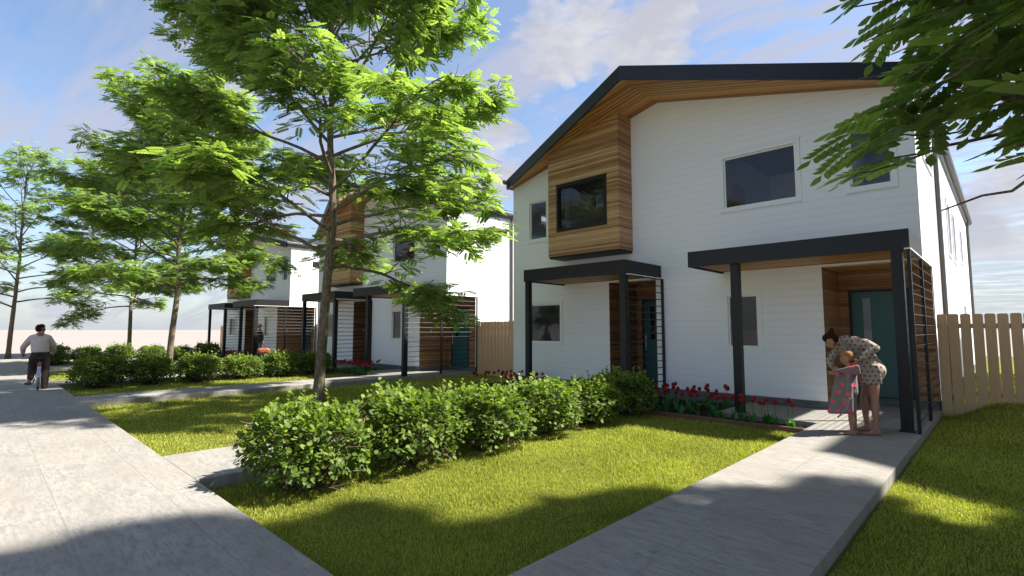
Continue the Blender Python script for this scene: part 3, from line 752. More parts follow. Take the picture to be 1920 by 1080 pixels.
def keep_fn(P):
    P = np.atleast_2d(P)+TL
    x_, y_, dpt = project(P); dist = np.linalg.norm(P-CP, axis=1)
    inframe = (dpt > .05) & (x_ > -60) & (x_ < 1985) & (y_ > -170) & (y_ < 1140)
    return ~inframe & (dist > 2.3) & lit_ok(P)
def keep_bough(P):
    P = np.atleast_2d(P)+TL; x_, y_, dpt = project(P)
    return ((x_ > 1985) | in_poly(x_, y_)) & (np.linalg.norm(P-CP, axis=1) > 2.3)
def at_px(x, y, d):
    r_ = ray(x, y); return CP+r_/np.linalg.norm(r_)*d-TL
BOUGHS = [(3.2, at_px(1575, 250, 4.5), .25), (3.4, at_px(1600, 150, 5.0), .2), (3.7, at_px(1590, 15, 5.2), .3), (3.0, at_px(1765, 395, 4.2), .3), (3.1, at_px(1585, 330, 5.2), .25),
          (4.1, at_px(1700, 40, 4.6), .2), (3.9, at_px(1800, 110, 4.0), .1), (3.3, at_px(1720, 260, 4.8), .15), (4.2, at_px(1850, 30, 3.9), .1), (3.5, at_px(1860, 200, 4.4), .1), (3.6, at_px(1900, 120, 5.0), .1), (4.4, at_px(1760, -20, 5.0), .2), (3.2, at_px(1905, 275, 3.6), .1)]
b3, c3 = make_tree(5, 11.0, (zt_, [0]*8, [0]*8), keep=keep_fn, boughs=BOUGHS, keepb=keep_bough, bsc=1.0, R0=4.9, zlow=3.0, nprim=64, dens=1.6, leafL=.40, gap=.72, lw_=.032, q0=.10)
place_tree(b3, c3, tuple(TL), 0, 'tree whose dark leafy boughs hang into the top right corner', tg)

# --- bushes
def make_bush(seed):
    rg = np.random.default_rng(seed); tw = MB(); lf = MB()
    ov = (np.array([(0, 0, 0), (.35, .42, -.05), (.72, .34, -.08), (1, 0, -.18), (.72, -.34, -.08), (.35, -.42, -.05)])*.062, np.array([(0, 1, 2, 3), (0, 3, 4, 5)]))
    P = []; Dd = []
    def surf(p):
        return 1+.30*mnoise.noise(Vector(p)*3.1+Vector((seed, 0, 0)))
    n = 3400
    u = rg.normal(0, 1, (n, 3)); u /= np.linalg.norm(u, axis=1)[:, None]; u[:, 2] = np.where(u[:, 2] < -.65, -u[:, 2], u[:, 2])
    rr = 1-np.abs(rg.normal(0, .13, n)); rr = np.clip(rr, .3, 1.0)
    fac = np.array([surf(q) for q in u])
    # rounded box: squarer than a ball
    sq = (np.abs(u)**2.8).sum(1)**(-1/2.8)
    base = u*sq[:, None]*rr[:, None]*fac[:, None]*np.array([.60, .60, .37])+np.array([0, 0, .40])
    ni = 1300; ui = rg.normal(0, 1, (ni, 3)); ui /= np.linalg.norm(ui, axis=1)[:, None]; bi_ = ui*(rg.uniform(0, .8, (ni, 1)))*np.array([.55, .55, .33])+np.array([0, 0, .40])
    base = np.concatenate([base, bi_]); u = np.concatenate([u, ui]); n += ni
    low = base[:, 2] < .32; keepm = ~(low & (rg.uniform(0, 1, n) < .45)); base = base[keepm]; u = u[keepm]
    base[:, 2] = np.maximum(base[:, 2], .02)
    # upright shoots
    for k in range(64):
        a = rg.uniform(0, 6.28); r_ = .52*math.sqrt(rg.uniform(0, 1)); x_, y_ = r_*math.cos(a), r_*math.sin(a)
        zt = .62+.15*(1-(r_/.55)**2)+rg.uniform(.0, .24) * (1 if rg.uniform() < .55 else .4); lean = rg.normal(0, .05, 2)
        Q = np.array([(x_*.8, y_*.8, .45), (x_, y_, .62), (x_+lean[0], y_+lean[1], zt)]); tw.tube(Q, [.004, .003, .002], 4, 0)
        for j_ in range(9):
            f = j_/8.; pp = Q[1]+(Q[2]-Q[1])*f if zt > .62 else Q[1]; aa = rg.uniform(0, 6.28)
            P.append(pp); Dd.append((math.cos(aa)*.8, math.sin(aa)*.8, .25+.7*f))
    # stems and bare twigs
    for k in range(60):
        a = rg.uniform(0, 6.28); b0 = np.array([rg.normal(0, .12), rg.normal(0, .12), 0]); e0 = np.array([math.cos(a)*.5, math.sin(a)*.5, rg.uniform(.15, .7)])
        B = bend(b0, e0-b0, np.linalg.norm(e0-b0)*1.05, 5, .1, .16, rg); tw.tube(B, np.linspace(.011, .004, 6), 5, 1)
        for t_ in range(4):
            q = B[rg.integers(2, 6)]; d_ = np.array([math.cos(a+rg.normal(0, .9)), math.sin(a+rg.normal(0, .9)), rg.normal(.05, .4)])
            T_ = bend(q, d_, rg.uniform(.1, .24), 4, 0, .28, rg); T_[:, 2] = np.maximum(T_[:, 2], .01)
            tw.tube(T_, np.linspace(.0042, .002, 5), 4, 0 if rg.uniform() < .6 else 1)
    Pa = np.concatenate([base, np.array(P)])
    da = np.concatenate([u+rg.normal(0, .55, u.shape), np.array(Dd)])
    ups = np.concatenate([u*.6+np.array([0, 0, .8])+rg.normal(0, .35, u.shape), rg.normal(0, .3, (len(P), 3))+np.array([0, 0, 1.])])
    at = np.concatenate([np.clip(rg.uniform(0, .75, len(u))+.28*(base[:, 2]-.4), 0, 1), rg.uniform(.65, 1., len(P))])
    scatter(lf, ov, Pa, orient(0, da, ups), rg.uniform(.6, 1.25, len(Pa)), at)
    return tw, lf
bushes = []
ords = ['first', 'second', 'third', 'fourth', 'fifth', 'sixth']
where = {0: 'in the hedge row before the nearest house', -1: 'in the hedge row before the middle house', -2: 'in the hedge row before the farthest house'}
protos = []
for sd in (1, 2, 3):
    tw, lf = make_bush(sd); B = empty('hedge_bush', (0, 0, 0)); lf.build('foliage', BUSHLEAF, B); tw.build('twigs', [TWIG, TWIGD], B, smooth=True); protos.append(B)
used = set(); bi = 0
for L in (0, -1, -2):
    for k in range(6):
        y_ = 2.50+1.275*k; src = protos[bi % 3]
        o = src if (bi % 3) not in used else copy_tree(src)
        used.add(bi % 3)
        o.location = (-5.47+L*D+rng.normal(0, .03), y_+rng.normal(0, .03), -.12); o.rotation_euler = (0, 0, rng.uniform(0, 6.28)); s_ = rng.uniform(.92, 1.06); o.scale = (s_*rng.uniform(.98, 1.08), s_*rng.uniform(.98, 1.08), s_*rng.uniform(.97, 1.08))
        extra = ' in sun' if k < 5 else ' in shade by the path'
        tag(o, f'{ords[k]} rounded green bush from the sidewalk {where[L]}', 'bush', 'hedge bushes ' + where[L]); bi += 1

# ------------------------------------------------------------------ flower beds and tulips
def bed(x0, x1, off, label):
    B = empty('flower_bed', (x0+off, 9.28, 0)); og = (x0+off, 9.28, 0)
    sl0, sl1 = (-4.05, -2.365) if x1 > -4 else (-9.25, -7.555)
    mb = MB(); mb.box(x0+off, x1+off, 9.26, 9.31, -.2, -.035); mb.box(x0+off-.04, x0+off, 9.26, 11.5 if x0 < -9 else 11.55, -.2, -.036)
    mb.build('edging', EDGEW, B, og, bevel=.004)
    mb = MB(); g = 26
    xs_ = np.linspace(x0+off, x1+off, g*2); ys_ = np.linspace(9.31, 11.555, g); A_, B_ = np.meshgrid(xs_, ys_, indexing='ij')
    Z_ = -.085+.022*rng.normal(0, .6, A_.shape); a_ = len(xs_); b_ = len(ys_)
    i_ = np.arange(a_-1)[:, None]; j_ = np.arange(b_-1)[None]
    mb.add(np.stack([A_, B_, Z_], -1).reshape(-1, 3), np.stack([i_*b_+j_, (i_+1)*b_+j_, (i_+1)*b_+j_+1, i_*b_+j_+1], -1).reshape(-1, 4)); mb.build('soil', SOIL, B, og)
    tag(B, label, 'flower bed', 'timber edged tulip beds')
nm = {0: 'nearest', -1: 'middle', -2: 'farthest'}
for L in (0, -1, -2):
    bed(-6.10, -2.37, L*D, f'timber edged tulip bed right of the left entry path of the {nm[L]} house')
    bed(-11.15, -7.56, L*D, f'timber edged tulip bed at the left corner of the {nm[L]} house')

def petal(mb, a, r0, h, lean, w_, mi=0):
    ca, sa = math.cos(a), math.sin(a); n = 5; V = []
    for i_ in range(n+1):
        f = i_/n; rad = r0*(math.sin(min(1, f*1.55+.12)*math.pi*.5)) * (1-.20*max(0, f-.55)/.45*lean); ww = w_*math.sin(math.pi*(.10+.80*f)**.8)*.5+.0015
        for s_ in (-1, 0, 1):
            rr = rad-(.0055 if s_ else 0); V.append((ca*rr-sa*s_*ww, sa*rr+ca*s_*ww, h*f))
    F = [(3*i_+j_, 3*i_+j_+1, 3*i_+j_+4, 3*i_+j_+3) for i_ in range(n) for j_ in (0, 1)]
    return V, F
def make_tulip(seed, parts=True):
    rg = np.random.default_rng(seed); H_ = .36+rg.normal(0, .015); cx, cy = rg.normal(0, .012, 2)
    stem = MB(); stem.tube([(0, 0, -.02), (cx*.3, cy*.3, H_*.4), (cx, cy, H_)], [.0042, .0038, .0035], 6)
    fl = MB()
    for k in range(3):
        for (a0, r_) in ((0, .031), (math.pi/3, .028)):
            V, F = petal(fl, a0+k*2.094+rg.normal(0, .05), r_, .082+rg.normal(0, .003), rg.uniform(.3, 1.), .060)
            V = np.array(V)+np.array([cx, cy, H_-.004]); fl.add(V, np.array(F))
    lv = MB()
    for k in range(3):
        a = k*2.2+rg.uniform(0, 6); L_ = rg.uniform(.17, .25); V = []; n = 6
        for i_ in range(n+1):
            f = i_/n; r_ = .008+.085*f**1.6; z_ = L_*f*(1-.22*f*f); ww = .028*math.sin(math.pi*min(.98, f*.85+.12))+.002
            for s_ in (-1, 0, 1): V.append((math.cos(a)*(r_-(.0 if s_ else .006))-math.sin(a)*s_*ww, math.sin(a)*(r_-(.0 if s_ else .006))+math.cos(a)*s_*ww, z_-.02))
        lv.add(V, np.array([(3*i_+j_, 3*i_+j_+1, 3*i_+j_+4, 3*i_+j_+3) for i_ in range(n) for j_ in (0, 1)]), 0, rg.uniform(.2, .9))
    if parts:
        T = empty('tulip'); fl.build('blossom', PETAL, T, smooth=True); stem.build('stem', TULIPG, T, smooth=True); lv.build('leaves', TULIPG, T, smooth=True); return T
    mb = MB()
    for s_, mi in ((fl, 0), (stem, 1), (lv, 1)):
        for (f_, m_) in s_.F: pass
        off_ = mb.n; mb.V += s_.V; mb.A += s_.A; mb.F += [(f_+off_, mi) for f_, _ in s_.F]; mb.n += s_.n
    return mb.build('tulip', [PETAL, TULIPG], smooth=True)
TP = [make_tulip(k) for k in (1, 2, 3, 4)]; TS = [make_tulip(k, False) for k in (5, 6, 7)]
def tulip_spots(seed, side):
    rg = np.random.default_rng(seed); out = []
    if side == 'R':
        while len(out) < 34:
            p = (rg.uniform(-5.55, -4.15), rg.uniform(9.42, 11.1))
            if all(math.hypot(p[0]-q[0], p[1]-q[1]) > .13 for q in out): out.append(p)
        for c_ in ((-3.98, 9.6), (-3.75, 9.5), (-3.5, 9.62), (-3.32, 9.5), (-3.08, 9.6), (-2.92, 9.5)):
            for _ in range(3): out.append((c_[0]+rg.normal(0, .07), c_[1]+rg.normal(0, .06)))
        out.append((-2.62, 9.47))
    else:
        while len(out) < 30:
            p = (rg.uniform(-11.0, -9.3), rg.uniform(9.45, 11.3))
            if all(math.hypot(p[0]-q[0], p[1]-q[1]) > .13 for q in out): out.append(p)
        for _ in range(11): out.append((rg.uniform(-9.3, -7.7), rg.uniform(9.42, 9.74)))
    return out
ORDS = 'first second third fourth fifth sixth seventh eighth ninth tenth eleventh twelfth thirteenth fourteenth fifteenth sixteenth seventeenth eighteenth nineteenth twentieth twenty-first twenty-second twenty-third twenty-fourth twenty-fifth twenty-sixth twenty-seventh twenty-eighth twenty-ninth thirtieth'.split()
usedt = set()
for L in (0, -1, -2):
    for side, sn in (('R', f'right bed of the {nm[L]} house'), ('L', f'left bed of the {nm[L]} house')):
        sp = tulip_spots(31 if side == 'R' else 32, side)
        rows = {'front': [], 'middle': [], 'back': []}
        for q_ in sp: rows['front' if q_[1] < 9.78 else 'middle' if q_[1] < 10.4 else 'back'].append(q_)
        rank = {}
        for rn, ql in rows.items():
            for n_, q_ in enumerate(sorted(ql)): rank[q_] = (ORDS[n_], rn)
        for k, (x_, y_) in enumerate(sp):
            pool = TP if L == 0 else TS; i_ = rng.integers(0, len(pool)); src = pool[i_]; key = (L == 0, int(i_))
            if key in usedt: o = copy_tree(src)
            else: o = src; usedt.add(key)
            o.location = (x_+L*D, y_, -.08); o.rotation_euler = (rng.normal(0, .05), rng.normal(0, .05), rng.uniform(0, 6.28)); s_ = rng.uniform(.88, 1.1); o.scale = (s_*1.05, s_*1.05, s_)
            if side == 'R' and k == len(sp)-1 and L == 0:
                tag(o, 'bright red sunlit tulip alone at the bed corner by the porch path', 'tulip', 'red tulips in the right bed of the nearest house')
            else: tag(o, f'{rank[(x_, y_)][0]} red tulip from the left, {rank[(x_, y_)][1]} row, {sn}', 'tulip', f'red tulips in the {sn}')

# ------------------------------------------------------------------ grass blades
def make_grass():
    rg = np.random.default_rng(3)
    N = 760000
    # sample distance so that density falls with the square of the distance
    lo, hi = 2.2, 34.
    t_ = rg.uniform(0, 1, N); dist = lo*(hi/lo)**t_
    ang = rg.uniform(-R_(52), R_(54), N); th_ = YAW - ang      # angle left of +Y
    x_ = -np.sin(th_)*dist; y_ = np.cos(th_)*dist
    ok = (y_ > 1.665) & (x_ > XEND) & (y_ < 40)
    for (a, b, c_, d_) in RECTS: ok &= ~((x_ > a) & (x_ < b) & (y_ > c_) & (y_ < d_))
    ok &= ~((y_ > 13.0) & (x_ < -1))
    x_, y_, dist = x_[ok], y_[ok], dist[ok]; n = len(x_)
    z_ = mound(x_, y_)
    sc = np.clip(dist/5., .8, 5)**.75; h = rg.uniform(.016, .036, n)*(1+.25*np.sin(x_*3+y_*2))*np.clip(sc, 1, 1.35); wd = .0026*sc*1.25
    a = rg.uniform(0, 6.28, n); la = rg.uniform(0, 6.28, n); ln = h*rg.uniform(.2, .9, n)
    bx, by = np.cos(a)*wd, np.sin(a)*wd; lx, ly = np.cos(la)*ln, np.sin(la)*ln
    V = np.stack([np.stack([x_-bx, y_-by, z_-.004], 1), np.stack([x_+bx, y_+by, z_-.004], 1),
                  np.stack([x_+bx*.7+lx*.4, y_+by*.7+ly*.4, z_+h*.6], 1), np.stack([x_-bx*.7+lx*.4, y_-by*.7+ly*.4, z_+h*.6], 1),
                  np.stack([x_+lx, y_+ly, z_+h], 1)], 1)
    k = (np.arange(n)*5)[:, None]
    mb = MB(); patch = .5+.5*np.sin(x_*1.3+2*np.sin(y_*.9))*np.sin(y_*1.7+1.5*np.sin(x_*.7))
    mb.add(V.reshape(-1, 3), k+np.array([[0, 1, 2, 3]]), 0, np.repeat(np.clip(rg.uniform(0, .75, n)+.25*patch, 0, 1), 5))
    mb.F.append((k+np.array([[3, 2, 4]]), 0))
    print('grass', n)
    return mb.build('grass', GRASS)
tag(make_grass(), 'short sunlit lawn grass between the paths', 'grass', kind='stuff')

#PEOPLE
# ------------------------------------------------------------------ people
def frame_at(o, dist_up=0.):
    """image-facing frame at ground point o: u to the image right, w away from the camera"""
    o = np.array([o[0], o[1], 0.]); d = np.linalg.norm(o); v = o/d; u = np.array([v[1], -v[0], 0.])
    def fp(uu, zz, ww=0.):
        P0 = o+u*uu+np.array([0, 0, zz]); return CP+(P0-CP)*(1+ww/d)
    return o, u, v, fp

def ico(c, r, sub=2):
    bm = bmesh.new(); bmesh.ops.create_icosphere(bm, subdivisions=sub, radius=1.)
    V = np.array([v_.co[:] for v_ in bm.verts]); F = np.array([[v_.index for v_ in f.verts] for f in bm.faces]); bm.free()
    r = np.broadcast_to(np.asarray(r, float), (3,)); return V*r+np.asarray(c, float), F
ICOV, ICOF = ico((0, 0, 0), 1., 2)

def blob(name, prims, mat_, parent, vox=.01, smooth=6, sfac=.5, origin=(0, 0, 0)):
    """one continuous surface from hulls of spheres. prim = list of (point, radius or (rx,ry,rz))"""
    bm = bmesh.new()
    for pr in prims:
        vs = []
        for (c, r) in pr:
            r = np.broadcast_to(np.asarray(r, float), (3,))
            for p in ICOV*r+np.asarray(c, float): vs.append(bm.verts.new(p))
        res = bmesh.ops.convex_hull(bm, input=vs)
        dead = [g for g in res['geom_interior'] if isinstance(g, bmesh.types.BMVert)]
        if dead: bmesh.ops.delete(bm, geom=dead, context='VERTS')
    me = bpy.data.meshes.new('tmp'); bm.to_mesh(me); bm.free()
    to = bpy.data.objects.new('tmp', me); COL.objects.link(to)
    rm = to.modifiers.new('r', 'REMESH'); rm.mode = 'VOXEL'; rm.voxel_size = vox; rm.use_smooth_shade = True
    if smooth: sm = to.modifiers.new('s', 'SMOOTH'); sm.factor = sfac; sm.iterations = smooth
    dg = bpy.context.evaluated_depsgraph_get(); ev = to.evaluated_get(dg)
    m2 = bpy.data.meshes.new_from_object(ev); bpy.data.objects.remove(to)
    m2.name = name; m2.transform(Matrix.Translation(-Vector(origin)))
    m2.materials.clear(); m2.materials.append(mat_)
    for p in m2.polygons: p.use_smooth = True
    ob = bpy.data.objects.new(name, m2); COL.objects.link(ob); ob.parent = parent
    return ob

def chain(pts, rs): return [[(pts[i], rs[i]), (pts[i+1], rs[i+1])] for i in range(len(pts)-1)]
def nv(v_): v_ = np.asarray(v_, float); return v_/max(np.linalg.norm(v_), 1e-9)

def hand(wrist, d, side, grip=.5, s=1.):
    """palm and five fingers; d = pointing direction, side = direction of the thumb"""
    d = nv(d); side = nv(np.asarray(side)-d*np.dot(side, d)); nrm = np.cross(d, side)
    pr = [[(wrist, .024*s), (wrist+d*.03*s+side*.022*s, .016*s), (wrist+d*.03*s-side*.022*s, .016*s)],
          [(wrist+d*.03*s+side*.026*s, .015*s), (wrist+d*.03*s-side*.026*s, .015*s), (wrist+d*.085*s+side*.032*s, .0125*s), (wrist+d*.08*s-side*.032*s, .012*s)]]
    for k, (off, L) in enumerate(((.031, .070), (.011, .080), (-.010, .075), (-.030, .058))):
        p = wrist+d*(.087-.003*k)*s+side*off*s; q = p; a = 0.
        for j, f in enumerate((.45, .32, .23)):
            a += grip*(.7 if j == 0 else .9); dd = d*math.cos(a)+nrm*math.sin(a); q2 = q+dd*L*f*s
            pr.append([(q, (.0088-.0009*j)*s), (q2, (.0082-.0011*j)*s)]); q = q2
    p = wrist+d*.025*s+side*.026*s; t1 = p+(d*.6+side*.75+nrm*.25)*.036*s; t2 = t1+(d*.85+side*.25+nrm*.45)*.034*s
    pr += [[(p, .013*s), (t1, .0105*s)], [(t1, .0105*s), (t2, .0085*s)]]
    return pr

def head_prims(c, f, up, s=1.):
    """head centre c, face direction f, up; s=1 adult (0.235 high)"""
    f = nv(f); up = nv(np.asarray(up)-f*np.dot(up, f)); sd = np.cross(up, f); h = s
    P = lambda a, b, d_: c+f*a*h+up*b*h+sd*d_*h
    pr = [[(P(-.015, .035, 0), .082*h), (P(.012, .030, 0), .078*h), (P(-.03, .02, 0), .080*h)],
          [(P(.035, .02, 0), .060*h), (P(.045, -.055, 0), .042*h), (P(.062, -.092, 0), .022*h), (P(.0, -.03, .035), .035*h), (P(.0, -.03, -.035), .035*h)],
          [(P(.088, .012, 0), .010*h), (P(.106, -.022, 0), .0125*h), (P(.09, -.03, .010), .009*h), (P(.09, -.03, -.010), .009*h)],      # nose
          [(P(.084, .030, .028), .009*h), (P(.088, .030, 0), .008*h), (P(.084, .030, -.028), .009*h)],   # brow
          [(P(.088, -.060, .014), .008*h), (P(.092, -.060, 0), .009*h), (P(.088, -.060, -.014), .008*h)]]  # mouth
    for g in (1, -1):
        pr.append([(P(-.008, .018, g*.080), (.010*h,)*3), (P(-.014, -.018, g*.078), .008*h), (P(-.022, .012, g*.088), .006*h)])
    return pr, P

def dotmat(name, base, dot, kind='dots', cell=.075, r=.2, ax=(0, 2), u=None):
    m, t, out = mat(name); v = objc(t)
    uu = t.v('DOT_PRODUCT', v, tuple(u)); zz = sepv(t, v)[2]
    row = t.m('FLOOR', t.m('DIVIDE', zz, cell)); odd = t.m('MODULO', t.m('ABSOLUTE', row), 2.)
    a = t.m('ADD', t.m('DIVIDE', uu, cell*1.05), t.m('MULTIPLY', odd, .5))
    cc_ = t.n('ShaderNodeCombineXYZ'); t.link(t.m('FLOOR', a), cc_.inputs[0]); t.link(row, cc_.inputs[1])
    wj = sepv(t, t.n('ShaderNodeTexWhiteNoise', noise_dimensions='3D', i_Vector=cc_.outputs[0]).outputs['Color'])
    jit = lambda q, k_: t.m('ADD', q, t.m('MULTIPLY', t.m('SUBTRACT', wj[k_], .5), .22))
    fa = jit(t.m('SUBTRACT', t.m('FRACT', a), .5), 0); fz_ = jit(t.m('SUBTRACT', t.m('FRACT', t.m('DIVIDE', zz, cell)), .5), 1)
    if kind == 'dots':
        d_ = t.m('SQRT', t.m('ADD', t.m('MULTIPLY', fa, fa), t.m('MULTIPLY', fz_, fz_))); mask = t.ramp(d_, [(r, 1.), (r+.05, 0.)])
    else:
        X_ = t.m('MULTIPLY', fa, 3.2); Y_ = t.m('ADD', t.m('MULTIPLY', fz_, 3.2), .0)
        ab = t.m('SQRT', t.m('ABSOLUTE', X_)); y2 = t.m('SUBTRACT', Y_, t.m('MULTIPLY', ab, .75)); y2 = t.m('ADD', y2, .25)
        d_ = t.m('ADD', t.m('MULTIPLY', X_, X_), t.m('MULTIPLY', y2, y2)); mask = t.ramp(d_, [(r, 1.), (r+.08, 0.)])
    n = t.noise(v, 45, 4); b_ = t.mix(n, tuple(x*.9 for x in base), tuple(x*1.08 for x in base))
    principled(t, out, t.mix(mask, b_, dot), .9, 0, .1, n, .004, .5); return m

# --- mother bending over the child
mo, mu, mv, mp = frame_at((-1.6, 9.45))
MUM = empty('person', tuple(mo)); O = tuple(mo)
up = np.array([0, 0, 1.]); 
hc = mp(-.415, 1.375, -.02); fdir = nv(-mu*.72-up*.60+mv*(-.10)); hup = nv(-mu*.55+up*.75)
hp, HP = head_prims(hc, fdir, hup, .98)
neckb = mp(-.27, 1.385, .0)
legs = []
hipN, hipF = mp(.10, .84, -.10), mp(.075, .86, .08)
knN, knF = mp(.105, .50, -.17), mp(-.030, .52, .07)
anN, anF = mp(.100, .085, -.235), mp(-.010, .10, .065)
legs += chain([hipN, mp(.105, .66, -.14), knN, mp(.108, .38, -.195), mp(.105, .2, -.22), anN], [.088, .072, .053, .057, .040, .034])
legs += chain([hipF, mp(.02, .68, .075), knF, mp(-.02, .38, .07), mp(-.015, .22, .066), anF], [.088, .070, .052, .055, .039, .033])
def foot(an, d, L=.24, h=.05, s=1.):
    d = nv(d); sd = np.cross(d, up); g = np.array([an[0], an[1], 0.])
    heel = g-d*.045*s+up*.028*s; ball = g+d*(L-.085)*s+up*.022*s
    pr = [[(an, .033*s), (heel, .027*s)], [(an+up*-.02*s, .032*s), (g+d*.07*s+up*.035*s, .030*s), (heel, .026*s)], [(g+d*.06*s+up*.034*s, .030*s), (ball+sd*.022*s, .018*s), (ball-sd*.024*s, .016*s), (heel, .024*s)]]
    for k, o_ in enumerate((.030, .014, 0, -.014, -.028)):
        pr.append([(ball+sd*o_*s, .013*s), (ball+sd*o_*s+d*(.042-.005*k)*s-up*.008*s, (.0115 if k == 0 else .0085)*s)])
    return pr
legs += foot(anN, -mu*.97-mv*.25) + foot(anF, -mu)
chest = mp(-.13, 1.28, 0.)
shN, shF = mp(-.10, 1.375, -.15), mp(-.30, 1.29, .14)
elN, haN = mp(.145, 1.265, -.24), mp(-.045, 1.085, -.34)
elF, haF = mp(-.45, 1.06, .10), mp(-.405, .93, -.10)
body = legs + hp + [[(hipN, .09), (hipF, .09), (mp(.10, .98, 0), .10)], [(mp(.10, .98, 0), .10), (mp(-.0, 1.17, 0), (.10, .10, .09))],
        [(mp(-.0, 1.17, 0), .09), (shN, .055), (shF, .055), (mp(-.2, 1.33, 0), .07)], [(neckb, .050), (mp(-.345, 1.375, -.0), .046), (mp(-.2, 1.36, 0), .06)]]
body += chain([shN, elN, mp(.03, 1.16, -.30), haN], [.048, .038, .032, .024]) + chain([shF, elF, haF], [.048, .037, .024])
body += hand(haN, haN-elN, np.array([0, 0, 1.])*.8-mv*.4, .45, .95) + hand(haF, mp(-.34, .915, -.16)-haF, up*.6+mu*.2, .5, .95)
blob('body', body, SKIN, MUM, .0085, 4, .5, O)
# hair: cap, side sweep, bun
blob('hair', [[(HP(-.030, .045, 0), .089), (HP(.018, .068, 0), .070), (HP(-.055, .0, 0), .072)], [(HP(-.06, -.03, 0), .052), (HP(-.03, .0, .055), .035), (HP(-.03, .0, -.055), .035)],
              [(HP(.03, .075, .02), .045), (HP(.055, .055, .045), .026)], [(HP(.03, .075, -.02), .045), (HP(.055, .055, -.045), .026)],
              [(HP(-.095, .10, 0), .040), (HP(-.12, .125, 0), .034)]], HAIR, MUM, .008, 3, .5, O)
mb = MB()
for g in (1, -1): 
    V, F = ico(HP(.079, .012, g*.030), .0095*1.05, 1); mb.add(V, F)
mb.build('eyes', EYE, MUM, O, smooth=True)
mb = MB(); V, F = ico(HP(.097, -.060, 0), (.006, .014, .006), 1); mb.add(V, F); mb.build('lips', LIP, MUM, O, smooth=True)
ROBE1 = dotmat('dotted_robe', (.36, .29, .24), (.13, .10, .095), 'dots', .064, .22, u=mu)
rb = [[(mp(-.0, 1.17, -.01), (.125, .125, .115)), (shN, .072), (shF, .070), (mp(-.20, 1.36, 0), .088)],
      [(mp(.03, 1.10, 0), .125), (mp(.11, .97, 0), .150), (mp(-.0, 1.18, 0), .120)],
      [(mp(.13, .93, -.03), .150), (mp(.12, .97, .06), .140), (mp(.06, 1.0, -.06), .13)],
      [(mp(.14, .92, -.07), .135), (mp(.13, .76, -.17), .050), (mp(.03, .76, -.19), .050), (mp(-.04, .74, -.12), .045), (mp(.06, .98, -.06), .12)],
      [(mp(.15, .92, .06), .125), (mp(.14, .76, .15), .050), (mp(-.05, .74, .14), .045), (mp(.03, .98, .06), .12)],
      [(mp(.14, .76, -.17), .040), (mp(.14, .76, .15), .040), (mp(-.06, .73, .14), .035), (mp(-.06, .72, -.12), .035)],
      [(mp(-.02, 1.05, -.13), .05), (mp(-.03, .78, -.16), .045), (mp(-.085, .72, -.15), .03)],
      [(shN, .072), (mp(.03, 1.34, -.20), .070), (elN, .066)], [(elN, .066), (mp(.05, 1.19, -.29), .060), (mp(-.01, 1.125, -.325), .054)],
      [(shF, .070), (elF, .058)], [(elF, .058), (mp(-.43, .99, .0), .050)],
      [(mp(-.27, 1.385, 0), .068), (mp(-.2, 1.38, 0), .085)], [(mp(-.27, 1.40, -.06), .025), (mp(-.18, 1.24, -.14), .026), (mp(-.06, 1.10, -.16), .024)]]
for k in range(7):      # folds in the skirt
    a = -.04+k*.03; rb.append([(mp(a+.02, 1.0, -.17), .020), (mp(a-.01+.012*k, .74, -.205+.004*(k % 2)), .014)])
blob('bathrobe', rb, ROBE1, MUM, .009, 3, .5, O)
blob('robe_collar', [[(mp(-.29, 1.43, -.035), .016), (mp(-.25, 1.34, -.135), .020), (mp(-.20, 1.25, -.19), .016)]], simple('robe_collar', (.22, .165, .125), .9), MUM, .007, 3, .5, O)
tag(MUM, 'woman with dark hair bun in dotted bathrobe, bending over the child', 'person')

# --- child
co, cu, cv, cp = frame_at((-1.82, 9.08))
KID = empty('person', tuple(co)); O = tuple(co)
kc = cp(.065, 1.125, .0); kp, KP = head_prims(kc, nv(-cu*.93-up*.30-cv*.12), nv(up-cu*.2), .86)
kn, kf = cp(.085, .34, -.06), cp(.115, .34, .05)
kb = kp + chain([cp(.085, .60, -.05), kn, cp(.085, .2, -.065), cp(.088, .065, -.07)], [.06, .042, .040, .026]) + chain([cp(.11, .60, .04), kf, cp(.115, .2, .05), cp(.122, .065, .05)], [.06, .042, .039, .026])
kb += foot(cp(.088, .062, -.07), -cu, .185, .04, .78) + foot(cp(.122, .062, .05), -cu*.95-cv*.3, .185, .04, .78)
kb += [[(cp(.10, .62, 0), .085), (cp(.10, .90, 0), .085)], [(cp(.10, .92, -.08), .04), (cp(.11, .92, .08), .04), (cp(.10, .80, 0), .07)], [(cp(.10, .93, 0), .045), (cp(.085, 1.04, 0), .036)]]
kel, kha = cp(.07, .73, -.15), cp(.045, .54, -.16)
kb += chain([cp(.10, .91, -.09), kel, kha], [.036, .030, .020]) + chain([cp(.10, .91, .09), cp(-.03, .80, .12), cp(-.09, .88, .05)], [.036, .030, .020])
kb += hand(kha, up*-1-cu*.2, -cu*1., .4, .72) + hand(cp(-.09, .88, .05), -cu+up*.2, up, .4, .72)
blob('body', kb, SKIN, KID, .0075, 4, .5, O)
blob('hair', [[(KP(-.026, .042, 0), .078), (KP(.02, .062, 0), .062), (KP(-.045, .0, 0), .062)], [(KP(-.05, -.03, 0), .042), (KP(-.085, -.02, 0), .036)], [(KP(-.085, -.02, 0), .034), (KP(-.10, -.07, 0), .022)]], HAIRB, KID, .008, 3, .5, O)
mb = MB()
for g in (1, -1):
    V, F = ico(KP(.068, .010, g*.026), .009, 1); mb.add(V, F)
mb.build('eyes', EYE, KID, O, smooth=True)
mb = MB(); V, F = ico(KP(.084, -.052, 0), (.006, .011, .005), 1); mb.add(V, F); mb.build('lips', LIP, KID, O, smooth=True)
